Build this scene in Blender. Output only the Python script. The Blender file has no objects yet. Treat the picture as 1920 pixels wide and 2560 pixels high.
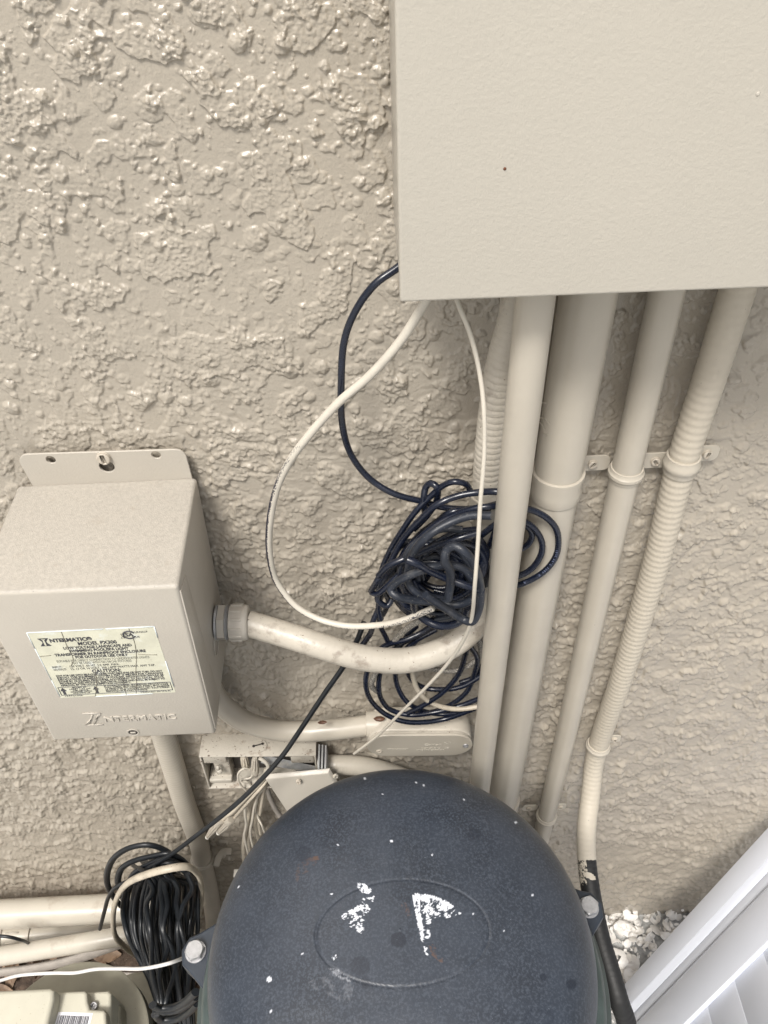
import bpy, bmesh, math, random
import numpy as np
from mathutils import Vector, Matrix
random.seed(7); RNG = np.random.default_rng(11)
PI = math.pi
# ------------------------------------------------------------------ camera, world, sun
F = 1923.0; TH = math.radians(44.3); RO = math.radians(-2.5); CD = .54; CH = 1.64
fw = np.array([0, math.cos(TH), -math.sin(TH)]); u0 = np.array([0, math.sin(TH), math.cos(TH)]); r0 = np.array([1., 0, 0])
rt = r0*math.cos(RO) + u0*math.sin(RO); up = -r0*math.sin(RO) + u0*math.cos(RO)
CAM = np.array([0, -CD, CH])
sc = bpy.context.scene
cd = bpy.data.cameras.new('camera'); cam = bpy.data.objects.new('camera', cd); sc.collection.objects.link(cam)
cd.sensor_fit = 'VERTICAL'; cd.sensor_height = 36; cd.lens = F/2560*36; cd.clip_start = .02; cd.clip_end = 200
cam.matrix_world = Matrix(((rt[0], up[0], -fw[0], CAM[0]), (rt[1], up[1], -fw[1], CAM[1]), (rt[2], up[2], -fw[2], CAM[2]), (0, 0, 0, 1)))
sc.camera = cam
SUN_EL = math.radians(59); SUN_AZ = math.radians(204)     # azimuth measured clockwise from +Y
sdir = Vector((math.sin(SUN_AZ)*math.cos(SUN_EL), math.cos(SUN_AZ)*math.cos(SUN_EL), math.sin(SUN_EL)))
w = bpy.data.worlds.new('World'); sc.world = w; w.use_nodes = True
nt = w.node_tree; bg = nt.nodes['Background']
sky = nt.nodes.new('ShaderNodeTexSky'); sky.sky_type = 'NISHITA'; sky.sun_disc = False
sky.sun_elevation = SUN_EL; sky.sun_rotation = SUN_AZ; sky.dust_density = 6; sky.air_density = 1.6; sky.ozone_density = .6
hs = nt.nodes.new('ShaderNodeHueSaturation'); hs.inputs['Saturation'].default_value = .55
nt.links.new(sky.outputs[0], hs.inputs['Color']); nt.links.new(hs.outputs[0], bg.inputs[0]); bg.inputs[1].default_value = .115
sl = bpy.data.lights.new('sun', 'SUN'); sl.energy = 2.8; sl.angle = math.radians(13); sl.color = (1, .975, .925)
so = bpy.data.objects.new('sun', sl); sc.collection.objects.link(so); so.rotation_euler = sdir.to_track_quat('Z', 'Y').to_euler(); so.location = (0, -3, 5)
sc.view_settings.view_transform = 'Standard'; sc.view_settings.look = 'None'; sc.view_settings.gamma = 1; sc.view_settings.exposure = .20
sc.cycles.max_bounces = 6; sc.cycles.diffuse_bounces = 4

# ------------------------------------------------------------------ measuring helpers (photo pixel -> point in the place)
def ray(x, y): return fw + rt*(x-960)/F - up*(y-1280)/F
def P(x, y, d):
    v = ray(x, y); return CAM + v*((CD-d)/v[1])
def PZ(x, y, z):
    v = ray(x, y); return CAM + v*((z-CH)/v[2])
def A(x, y, d): return P(860+.3617*x, 1150+.3616*y, d)
def B(x, y, d): return P(480+.2411*x, 1820+.2411*y, d)
def K(x, y, d): return P(.3376*x, 2050+.3375*y, d)
def proj(V):
    q = V-CAM; z = q@fw; return 960+F*(q@rt)/z, 1280-F*(q@up)/z
# ------------------------------------------------------------------ noise in numpy
def _h(ix, iy, s):
    n = (ix.astype(np.int64)*374761393 + iy.astype(np.int64)*668265263 + s*982451653) & 0xffffffff
    n = ((n ^ (n >> 13))*1274126177) & 0xffffffff
    n = ((n ^ (n >> 16))*2246822519) & 0xffffffff
    return ((n ^ (n >> 15)) & 0xffffff)/float(0x1000000)
def perlin(x, y, s=0):
    ix = np.floor(x); iy = np.floor(y); fx = x-ix; fy = y-iy
    ux = fx*fx*fx*(fx*(fx*6-15)+10); uy = fy*fy*fy*(fy*(fy*6-15)+10)
    def g(a, b):
        t = _h(ix+a, iy+b, s)*2*PI; return np.cos(t)*(fx-a)+np.sin(t)*(fy-b)
    return ((g(0, 0)*(1-ux)+g(1, 0)*ux)*(1-uy)+(g(0, 1)*(1-ux)+g(1, 1)*ux)*uy)*1.4
def fbm(x, y, s=0, o=3, gain=.5):
    a = 1; t = 0
    for k in range(o): t = t+a*perlin(x*2**k, y*2**k, s+k*17); a *= gain
    return t
def ss(a, b, x):
    t = np.clip((x-a)/(b-a), 0, 1); return t*t*(3-2*t)
def blobs(x, y, cell, s, prob, rmin, rmax, flat=.5):
    """scattered rounded lumps; returns height in units of the lump's own radius times radius"""
    gx = x/cell; gy = y/cell; ix = np.floor(gx); iy = np.floor(gy); out = np.zeros_like(x)
    for a in (-1, 0, 1):
        for b in (-1, 0, 1):
            cx = ix+a; cy = iy+b
            px = (cx+_h(cx, cy, s))*cell; py = (cy+_h(cx, cy, s+1))*cell
            q = _h(cx, cy, s+3)
            r = rmin+(rmax-rmin)*q**2.2
            on = (_h(cx, cy, s+2) < prob)
            d2 = ((x-px)**2+(y-py)**2)/(r*r)
            out = np.maximum(out, np.where(on, np.clip(1-d2, 0, 1)**flat*r, 0))
    return out
# ------------------------------------------------------------------ materials
MATS = {}
def mat(name, col, rough=.5, var=.08, vs=40., speck=None, sa=.66, sscale=900., bump=0., bs=500., metal=0., coat=0., attr=None, bump2=0., bs2=60., col2=None, c2a=.55, c2s=30., spec=.5):
    m = bpy.data.materials.new(name); m.use_nodes = True; t = m.node_tree; n = t.nodes; L = t.links
    b = n['Principled BSDF']; tc = n.new('ShaderNodeTexCoord')
    def noise(scale, det=4, rg=.55):
        q = n.new('ShaderNodeTexNoise'); q.inputs['Scale'].default_value = scale; q.inputs['Detail'].default_value = det; q.inputs['Roughness'].default_value = rg
        L.new(tc.outputs['Object'], q.inputs['Vector']); return q.outputs['Fac']
    def ramp(src, a, c):
        q = n.new('ShaderNodeMapRange'); q.inputs['From Min'].default_value = a; q.inputs['From Max'].default_value = c; q.clamp = True
        L.new(src, q.inputs['Value']); return q.outputs[0]
    def mix(fac, c1, c2):
        q = n.new('ShaderNodeMix'); q.data_type = 'RGBA'
        if isinstance(fac, float): q.inputs[0].default_value = fac
        else: L.new(fac, q.inputs[0])
        for i, c in ((6, c1), (7, c2)):
            if isinstance(c, tuple): q.inputs[i].default_value = (*c[:3], 1)
            else: L.new(c, q.inputs[i])
        return q.outputs[2]
    lo = tuple(c*(1-var) for c in col); hi = tuple(min(1, c*(1+var)) for c in col)
    c = mix(ramp(noise(vs), .3, .7), lo, hi)
    if col2: c = mix(ramp(noise(c2s, 6, .65), c2a, c2a+.12), c, col2)
    if attr:
        a = n.new('ShaderNodeAttribute'); a.attribute_name = attr[0]
        c = attr[1](n, L, a, c, mix, noise, ramp)
    if speck: c = mix(ramp(noise(sscale, 2), sa, sa+.03), c, speck)
    L.new(c, b.inputs['Base Color']); b.inputs['Roughness'].default_value = rough; b.inputs['Metallic'].default_value = metal
    b.inputs['Coat Weight'].default_value = coat; b.inputs['Coat Roughness'].default_value = .15
    b.inputs['Specular IOR Level'].default_value = spec
    if var > 0:
        rr = n.new('ShaderNodeMapRange'); rr.inputs['To Min'].default_value = max(0, rough-.07); rr.inputs['To Max'].default_value = min(1, rough+.07)
        L.new(noise(vs*3), rr.inputs['Value']); L.new(rr.outputs[0], b.inputs['Roughness'])
    prev = None
    for k, (st, scl) in enumerate(((bump2, bs2), (bump, bs))):
        if st > 0:
            q = n.new('ShaderNodeBump'); q.inputs['Strength'].default_value = 1; q.inputs['Distance'].default_value = st
            L.new(noise(scl, 3), q.inputs['Height'])
            if prev: L.new(prev, q.inputs['Normal'])
            prev = q.outputs[0]
    if prev: L.new(prev, b.inputs['Normal'])
    MATS[name] = m; return m
TAN = (.50, .44, .36)
mat('wall_paint', (.395, .354, .295), .20, .05, 9, speck=(.06, .05, .04), sa=.80, sscale=420, bump=.00025, bs=1100, bump2=.0005, bs2=330, col2=(.38, .34, .28), c2a=.60, c2s=14, coat=.35)
mat('panel_paint', (.500, .468, .408), .30, .02, 12, bump=.00026, bs=430, speck=(.66, .63, .56), sa=.84, sscale=700)
mat('box_paint', (.46, .425, .37), .34, .03, 14, bump=.00024, bs=420, speck=(.09, .07, .05), sa=.815, sscale=500)
mat('box_top_paint', (.40, .37, .325), .42, .10, 300, bump=.0004, bs=900, speck=(.14, .12, .10), sa=.73, sscale=620, col2=(.36, .32, .27), c2a=.6, c2s=60)
mat('pipe_paint', (.47, .43, .365), .32, .04, 25, bump=.0001, bs=700, speck=(.10, .08, .06), sa=.80, sscale=330)
mat('pipe_paint_pale', (.50, .465, .40), .30, .04, 25, bump=.0002, bs=400, speck=(.12, .10, .07), sa=.79, sscale=300, col2=(.40, .35, .29), c2a=.6, c2s=18)
mat('pipe_paint_dirty', (.49, .45, .385), .36, .08, 30, bump=.0003, bs=500, speck=(.12, .08, .05), sa=.70, sscale=300, col2=(.31, .27, .225), c2a=.56, c2s=40)
mat('dirty_box', (.47, .435, .375), .5, .10, 30, bump=.0004, bs=400, speck=(.08, .05, .035), sa=.66, sscale=300, col2=(.27, .22, .175), c2a=.56, c2s=60)
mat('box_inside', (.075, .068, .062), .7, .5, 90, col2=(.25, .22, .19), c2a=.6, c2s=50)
mat('gland_grey', (.49, .455, .40), .45, .03, 40, bump=.0001, bs=900, speck=(.12, .10, .09), sa=.78)
mat('cord_print', (.17, .20, .32), .6, .1)
mat('rubber', (.03, .03, .035), .6, .1)
mat('navy_cord', (.0055, .0085, .020), .27, .2, 60, bump=.00005, bs=1500, speck=(.12, .12, .13), sa=.84, sscale=600, spec=.6)
mat('dusty_cord', (.016, .020, .030), .42, .3, 60, bump=.0001, bs=1500, speck=(.26, .25, .23), sa=.68, sscale=900, col2=(.075, .075, .078), c2a=.58, c2s=30)
mat('frosted_cord', (.13, .12, .11), .6, .3, 60, bump=.0002, bs=1500, speck=(.45, .42, .36), sa=.54, sscale=1100, col2=(.06, .06, .06), c2a=.6, c2s=80)
mat('lamp_cord', (.010, .012, .015), .38, .3, 40, bump=.0001, bs=700, speck=(.2, .19, .17), sa=.8)
mat('cream_cable', (.54, .50, .43), .4, .06, 40, bump=.0001, bs=900, speck=(.10, .08, .06), sa=.78, sscale=500)
mat('cream_dirty_cable', (.46, .41, .33), .45, .15, 60, bump=.0001, bs=900, speck=(.08, .06, .045), sa=.68, sscale=420)
mat('white_wire', (.66, .65, .64), .35, .03)
mat('wire_paint', (.49, .44, .36), .45, .1, 70, bump=.0001, bs=900, speck=(.15, .12, .1), sa=.74, sscale=500)
mat('vinyl', (.69, .72, .80), .30, .02, 6, bump=.00006, bs=200, speck=(.3, .3, .3), sa=.85)
mat('lower_shell', (.060, .080, .078), .42, .25, 30, bump=.0002, bs=600, speck=(.25, .27, .27), sa=.78, sscale=500)
mat('ear_plastic', (.022, .029, .041), .42, .2, 30, bump=.0001, bs=700, speck=(.2, .22, .25), sa=.76, sscale=500)
mat('steel', (.46, .46, .47), .42, .12, 200, bump=.0002, bs=900, metal=.75, col2=(.36, .30, .24), c2a=.66, c2s=160)
mat('painted_screw', (.50, .45, .38), .4, .1, 200, bump=.0001, bs=900, col2=(.30, .22, .15), c2a=.62, c2s=300)
mat('zinc', (.48, .49, .50), .5, .2, 90, metal=.6, bump=.0002, bs=500, col2=(.60, .58, .54), c2a=.5, c2s=80)
mat('dark_hole', (.035, .03, .026), .8, .3, 100)
mat('sticker', (.62, .61, .49), .45, .08, 60, speck=(.30, .28, .22), sa=.72, sscale=380, col2=(.68, .70, .64), c2a=.56, c2s=70)
mat('sticker_edge', (.72, .78, .80), .5, .05)
mat('ink', (.045, .045, .055), .6, .1, 300, speck=(.33, .33, .27), sa=.66, sscale=1300)
mat('pale_ink', (.22, .22, .19), .6, .1, 300, speck=(.40, .40, .33), sa=.62, sscale=1300)
mat('crease', (.20, .18, .14), .6, .2, 100)
mat('white_label', (.80, .80, .84), .4, .02)
mat('black_bars', (.03, .03, .04), .5, .1)
mat('cream_plastic', (.51, .49, .405), .5, .05, 30, bump=.00012, bs=500, speck=(.36, .33, .24), sa=.70, sscale=420)
mat('volute', (.36, .34, .27), .55, .12, 25, bump=.0002, bs=400, speck=(.14, .12, .09), sa=.74, sscale=400)
mat('grey_hose', (.33, .30, .27), .6, .15, 30, bump=.0004, bs=200, speck=(.12, .1, .08), sa=.7)
mat('soil', (.075, .052, .038), .9, .5, 60, bump=.003, bs=160, bump2=.004, bs2=50, speck=(.20, .17, .14), sa=.68, sscale=180)
mat('copper_wire', (.23, .075, .045), .5, .15, 90)
mat('nut', (.43, .39, .33), .5, .05, 60, bump=.0001, bs=900)
mat('nut_tip', (.80, .77, .70), .5, .05)
mat('grille_grey', (.34, .34, .34), .5, .1, 90)
mat('rust', (.15, .055, .025), .8, .3, 300)
mat('bug', (.10, .045, .025), .5, .4, 300)
mat('dead_leaf', (.21, .14, .09), .6, .45, 25, bump=.0006, bs=200, col2=(.13, .08, .05), c2a=.5, c2s=40)
mat('shell', (.80, .77, .73), .45, .08, 22, bump=.0005, bs=260, col2=(.60, .53, .46), c2a=.66, c2s=26)
mat('shell_bed', (.44, .44, .43), .8, .4, 70, bump=.003, bs=120)
# black pipe painted beige above a ragged line, navy lid with painted-in sky glints, specks and stains
def zpaint(z0, col_paint):
    def fn(n, L, a, c, mix, noise, ramp):
        sep = n.new('ShaderNodeSeparateColor'); L.new(a.outputs['Color'], sep.inputs[0])
        q = n.new('ShaderNodeMath'); q.operation = 'MULTIPLY_ADD'; L.new(noise(300, 6, .7), q.inputs[0]); q.inputs[1].default_value = .55; L.new(sep.outputs[0], q.inputs[2])
        return mix(ramp(q.outputs[0], .76, .80), c, col_paint)
    return fn
mat('half_painted_hose', (.010, .010, .010), .55, .2, 30, bump=.0002, bs=900, speck=(.14, .13, .12), sa=.74, sscale=420, attr=('paint', zpaint(0, (.52, .47, .39))))
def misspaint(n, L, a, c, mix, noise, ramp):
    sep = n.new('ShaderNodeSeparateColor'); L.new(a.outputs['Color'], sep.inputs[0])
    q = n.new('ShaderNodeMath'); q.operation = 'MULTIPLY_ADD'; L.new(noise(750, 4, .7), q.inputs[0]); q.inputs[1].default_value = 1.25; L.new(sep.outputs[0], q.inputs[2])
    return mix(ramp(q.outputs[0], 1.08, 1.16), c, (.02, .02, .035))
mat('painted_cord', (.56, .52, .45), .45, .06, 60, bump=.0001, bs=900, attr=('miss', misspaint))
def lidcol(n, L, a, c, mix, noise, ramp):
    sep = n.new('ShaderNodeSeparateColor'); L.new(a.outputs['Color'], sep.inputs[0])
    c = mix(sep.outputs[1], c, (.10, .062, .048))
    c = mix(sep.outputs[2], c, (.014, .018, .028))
    return mix(sep.outputs[0], c, (.74, .77, .84))  # white channel: sky reflections painted into the lid colour, plus small specks
mat('lid_plastic', (.031, .038, .052), .38, .24, 22, bump=.00010, bs=900, bump2=.0004, bs2=14, speck=(.22, .25, .30), sa=.755, sscale=700, col2=(.053, .064, .084), c2a=.48, c2s=480, attr=('glint_stain', lidcol), spec=.45)
# ------------------------------------------------------------------ object helpers
COL = sc.collection
def wloc(o):
    v = np.zeros(3)
    while o is not None: v = v+np.array(o.location); o = o.parent
    return v
def link(o, parent=None, loc=None):
    COL.objects.link(o)
    if parent is not None: o.parent = parent
    elif loc is not None: o.location = loc
    return o
def tag(o, label, cat, group=None):
    o['label'] = label; o['category'] = cat
    if group: o['group'] = group
    return o
def thing(name, loc, label, cat, group=None):
    o = bpy.data.objects.new(name, None); o.empty_display_size = .03
    link(o, None, Vector(loc)); return tag(o, label, cat, group)
def mesh(name, V, Fc, m, parent=None, loc=None, smooth=True, sharp=None, attrs=None, mi=None):
    """V in world space; the object's own origin is its parent's (or loc)."""
    V = np.asarray(V, float); base = wloc(parent) if parent is not None else (np.array(loc, float) if loc is not None else np.array([V[:, 0].mean(), V[:, 1].mean(), V[:, 2].min()]))
    me = bpy.data.meshes.new(name); W = V-base
    if isinstance(Fc, np.ndarray):
        me.vertices.add(len(W)); me.vertices.foreach_set('co', W.astype(np.float32).ravel())
        nf, k = Fc.shape; me.loops.add(nf*k); me.loops.foreach_set('vertex_index', Fc.astype(np.int32).ravel())
        me.polygons.add(nf); me.polygons.foreach_set('loop_start', np.arange(0, nf*k, k, dtype=np.int32))
        me.update(calc_edges=True)
    else:
        me.from_pydata([tuple(v) for v in W], [], Fc); me.update()
    me.polygons.foreach_set('use_smooth', [smooth]*len(me.polygons))
    if sharp is not None and len(me.polygons) < 4000:
        ar = np.zeros(len(me.polygons)); me.polygons.foreach_get('area', ar); me.polygons.foreach_set('use_smooth', (ar < 12*np.median(ar)) if smooth else ar < 0)
    if sharp is not None: me.set_sharp_from_angle(angle=math.radians(sharp))
    for mm in (m if isinstance(m, (list, tuple)) else [m]): me.materials.append(MATS[mm])
    if mi is not None: me.polygons.foreach_set('material_index', np.asarray(mi, dtype=np.int32))
    if attrs:
        for an, arr in attrs.items():
            at = me.color_attributes.new(an, 'FLOAT_COLOR', 'POINT'); arr = np.asarray(arr, np.float32)
            at.data.foreach_set('color', np.concatenate([arr, np.ones((len(arr), 1), np.float32)], 1).ravel())
    me.update()
    o = bpy.data.objects.new(name, me); link(o, parent, None if parent is not None else Vector(base)); return o
class MB:
    def __init__(s): s.v = []; s.f = []; s.m = []; s.n = 0
    def add(s, V, Fc, mi=0):
        V = np.asarray(V, float); s.v.append(V); s.f += [tuple(int(i)+s.n for i in f) for f in Fc]; s.m += [mi]*len(Fc); s.n += len(V); return s
    def build(s, name, m, parent=None, loc=None, **k): return mesh(name, np.concatenate(s.v), s.f, m, parent, loc, mi=s.m, **k)
def even(C, step):
    s_ = np.concatenate([[0], np.cumsum(np.linalg.norm(np.diff(C, axis=0), axis=1))]); t = np.linspace(0, s_[-1], int(s_[-1]/step)+1)
    return np.stack([np.interp(t, s_, C[:, k]) for k in range(3)], 1)
def spline(pts, step=.004):
    p = np.asarray(pts, float); 
    if len(p) == 2:
        n = max(2, int(np.linalg.norm(p[1]-p[0])/step)); t = np.linspace(0, 1, n)[:, None]; return p[0]*(1-t)+p[1]*t
    q = np.vstack([2*p[0]-p[1], p, 2*p[-1]-p[-2]]); out = []
    for i in range(len(p)-1):
        a, b, c, d = q[i:i+4]
        t0 = 0; t1 = t0+max(1e-6, np.linalg.norm(b-a))**.5; t2 = t1+max(1e-6, np.linalg.norm(c-b))**.5; t3 = t2+max(1e-6, np.linalg.norm(d-c))**.5
        n = max(2, int(np.linalg.norm(c-b)/step)); t = np.linspace(t1, t2, n, endpoint=False)[:, None]
        A1 = (t1-t)/(t1-t0)*a+(t-t0)/(t1-t0)*b; A2 = (t2-t)/(t2-t1)*b+(t-t1)/(t2-t1)*c; A3 = (t3-t)/(t3-t2)*c+(t-t2)/(t3-t2)*d
        B1 = (t2-t)/(t2-t0)*A1+(t-t0)/(t2-t0)*A2; B2 = (t3-t)/(t3-t1)*A2+(t-t1)/(t3-t1)*A3
        out.append((t2-t)/(t2-t1)*B1+(t-t1)/(t2-t1)*B2)
    out.append(p[-1:]); return np.concatenate(out)
def sweep(C, r, seg=12, ribs=None, cap=True, flat=1., up0=None, twin=0.):
    """tube along centre line C; ribs=(pitch, amplitude)"""
    C = np.asarray(C, float); T = np.gradient(C, axis=0); T /= np.linalg.norm(T, axis=1)[:, None]+1e-12
    n = len(C); N = np.zeros_like(C); a = np.array(up0 if up0 is not None else (0., -1, 0.)); 
    if abs(a@T[0]) > .9: a = np.array([1., 0, 0])
    a = a-T[0]*(a@T[0]); N[0] = a/np.linalg.norm(a)
    for i in range(1, n):
        v = N[i-1]-T[i]*(N[i-1]@T[i]); N[i] = v/(np.linalg.norm(v)+1e-12)
    Bn = np.cross(T, N); th = np.arange(seg)*2*PI/seg
    R = np.full(n, float(r)) if np.isscalar(r) else np.asarray(r, float)
    if ribs:
        s = np.concatenate([[0], np.cumsum(np.linalg.norm(np.diff(C, axis=0), axis=1))]); ph = (s/ribs[0]) % 1
        R = R+np.asarray(ribs[1])*(np.sin(ph*2*PI) if len(ribs) > 2 else np.where(ph < .2, -1., .0))
    ex = 1+twin*np.abs(np.cos(th))**2
    ca = np.cos(th)*ex; sa = np.sin(th)*flat
    V = C[:, None, :]+R[:, None, None]*(ca[None, :, None]*Bn[:, None, :]+sa[None, :, None]*N[:, None, :])
    V = V.reshape(-1, 3); i = np.arange(n-1)[:, None]*seg; j = np.arange(seg)[None, :]; j2 = (j+1) % seg
    Q = np.stack([i+j, i+j2, i+seg+j2, i+seg+j], -1).reshape(-1, 4)
    Fc = [tuple(q) for q in Q]
    if cap: Fc += [tuple(range(seg))[::-1], tuple(range((n-1)*seg, n*seg))]
    return V, Fc, N
def tube(name, pts, r, m, parent=None, loc=None, step=.004, seg=14, ribs=None, **k):
    C = spline(pts, step); V, Fc, N = sweep(C, r, seg, ribs, **{q: k[q] for q in k if q in ('cap', 'flat', 'up0', 'twin')})
    return mesh(name, V, Fc, m, parent, loc, attrs=k.get('attrs'), sharp=k.get('sharp', 60))
def frame(axis, up=(0, 0, 1)):
    z = np.array(axis, float); z /= np.linalg.norm(z); u = np.array(up, float)
    if abs(u@z) > .97: u = np.array([1., 0, 0])
    x = np.cross(u, z); x /= np.linalg.norm(x); y = np.cross(z, x); return x, y, z
def lathe(prof, org, axis, seg=32, fn=None, up=(0, 0, 1), sx=1, sy=1):
    """prof: (radius, height along axis)"""
    x, y, z = frame(axis, up); V = []; th = np.arange(seg)*2*PI/seg
    for r, h in prof:
        rr = r if fn is None else fn(r, h, th)
        V.append(np.asarray(org)+(np.cos(th)*rr*sx)[:, None]*x+(np.sin(th)*rr*sy)[:, None]*y+z*h)
    V = np.concatenate(V); n = len(prof); Fc = []
    for i in range(n-1):
        for j in range(seg): Fc.append((i*seg+j, i*seg+(j+1) % seg, (i+1)*seg+(j+1) % seg, (i+1)*seg+j))
    Fc += [tuple(range(seg))[::-1], tuple(range((n-1)*seg, n*seg))]; return V, Fc
def plate2d(outer, holes=(), ext=.001, bev=0., org=(0, 0, 0), X=(1, 0, 0), Y=(0, 0, 1), res=8, bres=2):
    """flat shape with holes in the plane X,Y, its front ext above org along X x Y; returns verts, faces"""
    cu = bpy.data.curves.new('c', 'CURVE'); cu.dimensions = '2D'; cu.fill_mode = 'BOTH'; cu.extrude = max(1e-6, ext/2-bev); cu.bevel_depth = bev; cu.bevel_resolution = bres
    cu.offset = -bev
    for ring in [outer]+list(holes):
        s = cu.splines.new('POLY'); s.points.add(len(ring)-1)
        for p, q in zip(s.points, ring): p.co = (q[0], q[1], 0, 1)
        s.use_cyclic_u = True
    return from_curve(cu, org, X, Y, ext/2)
def from_curve(cu, org, X, Y, dz):
    o = bpy.data.objects.new('c', cu); COL.objects.link(o); dg = bpy.context.evaluated_depsgraph_get()
    me = o.evaluated_get(dg).to_mesh(); V = np.array([v.co[:] for v in me.vertices]); Fc = [tuple(p.vertices) for p in me.polygons]
    o.evaluated_get(dg).to_mesh_clear(); COL.objects.unlink(o); bpy.data.objects.remove(o); bpy.data.curves.remove(cu)
    X = np.array(X, float); Y = np.array(Y, float); Z = np.cross(X, Y); Z = Z/np.linalg.norm(Z)
    if len(V) == 0: return np.zeros((0, 3)), []
    return np.array(org)+V[:, :1]*X+V[:, 1:2]*Y+(V[:, 2:3]+dz)*Z, Fc
def text(s, size, org, X, Y, ext=.0001, align='CENTER', stretch=1., bold=0., width=None, bev=0.):
    cu = bpy.data.curves.new('t', 'FONT'); cu.body = s; cu.size = size; cu.extrude = ext/2; cu.align_x = align; cu.offset = bold; cu.resolution_u = 2; cu.bevel_depth = bev
    V, Fc = from_curve(cu, (0, 0, 0), (1, 0, 0), (0, 1, 0), ext/2)
    if len(V) == 0: return V, Fc
    V = V.copy()
    if width: 
        w0 = V[:, 0].max()-V[:, 0].min(); stretch = width/w0
    V[:, 0] *= stretch
    X = np.array(X, float); Y = np.array(Y, float); Z = np.cross(X, Y); Z /= np.linalg.norm(Z)
    return np.array(org)+V[:, :1]*X+V[:, 1:2]*Y+V[:, 2:3]*Z, Fc
def circ(r, cx=0, cy=0, n=24, a0=0, a1=2*PI):
    return [(cx+r*math.cos(a0+(a1-a0)*i/n), cy+r*math.sin(a0+(a1-a0)*i/n)) for i in range(n)]
def rrect(x0, y0, x1, y1, r, n=6, corners=(1, 1, 1, 1)):
    o = []
    for (cx, cy, a, on) in ((x1-r, y1-r, 0, corners[0]), (x0+r, y1-r, PI/2, corners[1]), (x0+r, y0+r, PI, corners[2]), (x1-r, y0+r, 1.5*PI, corners[3])):
        if on: o += [(cx+r*math.cos(a+PI/2*i/n), cy+r*math.sin(a+PI/2*i/n)) for i in range(n+1)]
        else: o.append((cx+math.copysign(r, math.cos(a+PI/4)), cy+math.copysign(r, math.sin(a+PI/4))))
    return o
def hexa(c, bev=.002, seg=3):
    """c: 8 corners: back(4: bl br tr tl) then front(4)"""
    bm = bmesh.new(); vs = [bm.verts.new(tuple(p)) for p in c]
    for f in ((0, 1, 2, 3), (7, 6, 5, 4), (0, 4, 5, 1), (1, 5, 6, 2), (2, 6, 7, 3), (3, 7, 4, 0)): bm.faces.new([vs[i] for i in f])
    bmesh.ops.recalc_face_normals(bm, faces=bm.faces)
    if bev: bmesh.ops.bevel(bm, geom=bm.edges[:], offset=bev, segments=seg, profile=.5, affect='EDGES')
    bm.verts.index_update(); V = np.array([v.co[:] for v in bm.verts]); Fc = [tuple(v.index for v in f.verts) for f in bm.faces]; bm.free(); return V, Fc
def box(x0, x1, y0, y1, z0, z1, bev=.001, seg=2):
    return hexa([(x0, y1, z0), (x1, y1, z0), (x1, y1, z1), (x0, y1, z1), (x0, y0, z0), (x1, y0, z0), (x1, y0, z1), (x0, y0, z1)], bev, seg)
def obox(org, X, Y, Z, sx, sy, sz, bev=.001):
    X, Y, Z = (np.array(a, float) for a in (X, Y, Z)); o = np.array(org, float)
    c = [o+X*a*sx/2+Y*b*sy/2+Z*k*sz/2 for k in (-1, 1) for a, b in ((-1, -1), (1, -1), (1, 1), (-1, 1))]
    return hexa(c, bev)
def screw(name, org, nrm, r, m, parent, cross=False, rot=.4, h=.0016, up=(0, 0, 1)):
    b = MB(); x, y, z = frame(nrm, up); ca, sa = math.cos(rot), math.sin(rot); X = x*ca+y*sa; Y = -x*sa+y*ca; org = np.array(org, float)
    b.add(*lathe([(r*1.0, -.001), (r*1.0, h*.35), (r*.98, h*.45)], org, nrm, 20))
    s = r*.16; L = r*.78
    hole = [(-s, -L), (s, -L), (s, L), (-s, L)] if not cross else [(-s, -L*.7), (s, -L*.7), (s, -s), (L*.7, -s), (L*.7, s), (s, s), (s, L*.7), (-s, L*.7), (-s, s), (-L*.7, s), (-L*.7, -s), (-s, -s)]
    b.add(*plate2d(circ(r*.98, n=22), [hole], h*.7, r*.16, org+z*h*.4, X, Y))
    return b.build(name, m, parent, sharp=50)

# ------------------------------------------------------------------ ground
G = -.08
def grid_sheet(name, x0, x1, y0, y1, nx, ny, zf, m, **k):
    xs = np.linspace(x0, x1, nx); ys = np.linspace(y0, y1, ny); X, Y = np.meshgrid(xs, ys); V = np.stack([X, Y, zf(X, Y)], -1).reshape(-1, 3)
    i = np.arange(ny-1)[:, None]*nx; j = np.arange(nx-1)[None]; Q = np.stack([i+j, i+j+1, i+nx+j+1, i+nx+j], -1).reshape(-1, 4); return mesh(name, V, Q, m, None, (0, 0, 0), **k)
g = mesh('ground', [(-40, -40, G-.03), (40, -40, G-.03), (40, 40, G-.03), (-40, 40, G-.03)], [(0, 1, 2, 3)], 'shell_bed', None, (0, 0, G-.03), smooth=False); g['kind'] = 'structure'
g = grid_sheet('soil_bed', -1.0, .16, -.62, .02, 240, 140, lambda x, y: G+.006*fbm(x*18, y*18, 3, 4), 'soil'); g['kind'] = 'structure'
g = grid_sheet('gravel_bed', .165, 1.6, -1.0, .02, 160, 120, lambda x, y: G-.006+.006*fbm(x*18, y*18, 5, 4), 'shell_bed'); g['kind'] = 'structure'

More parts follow.
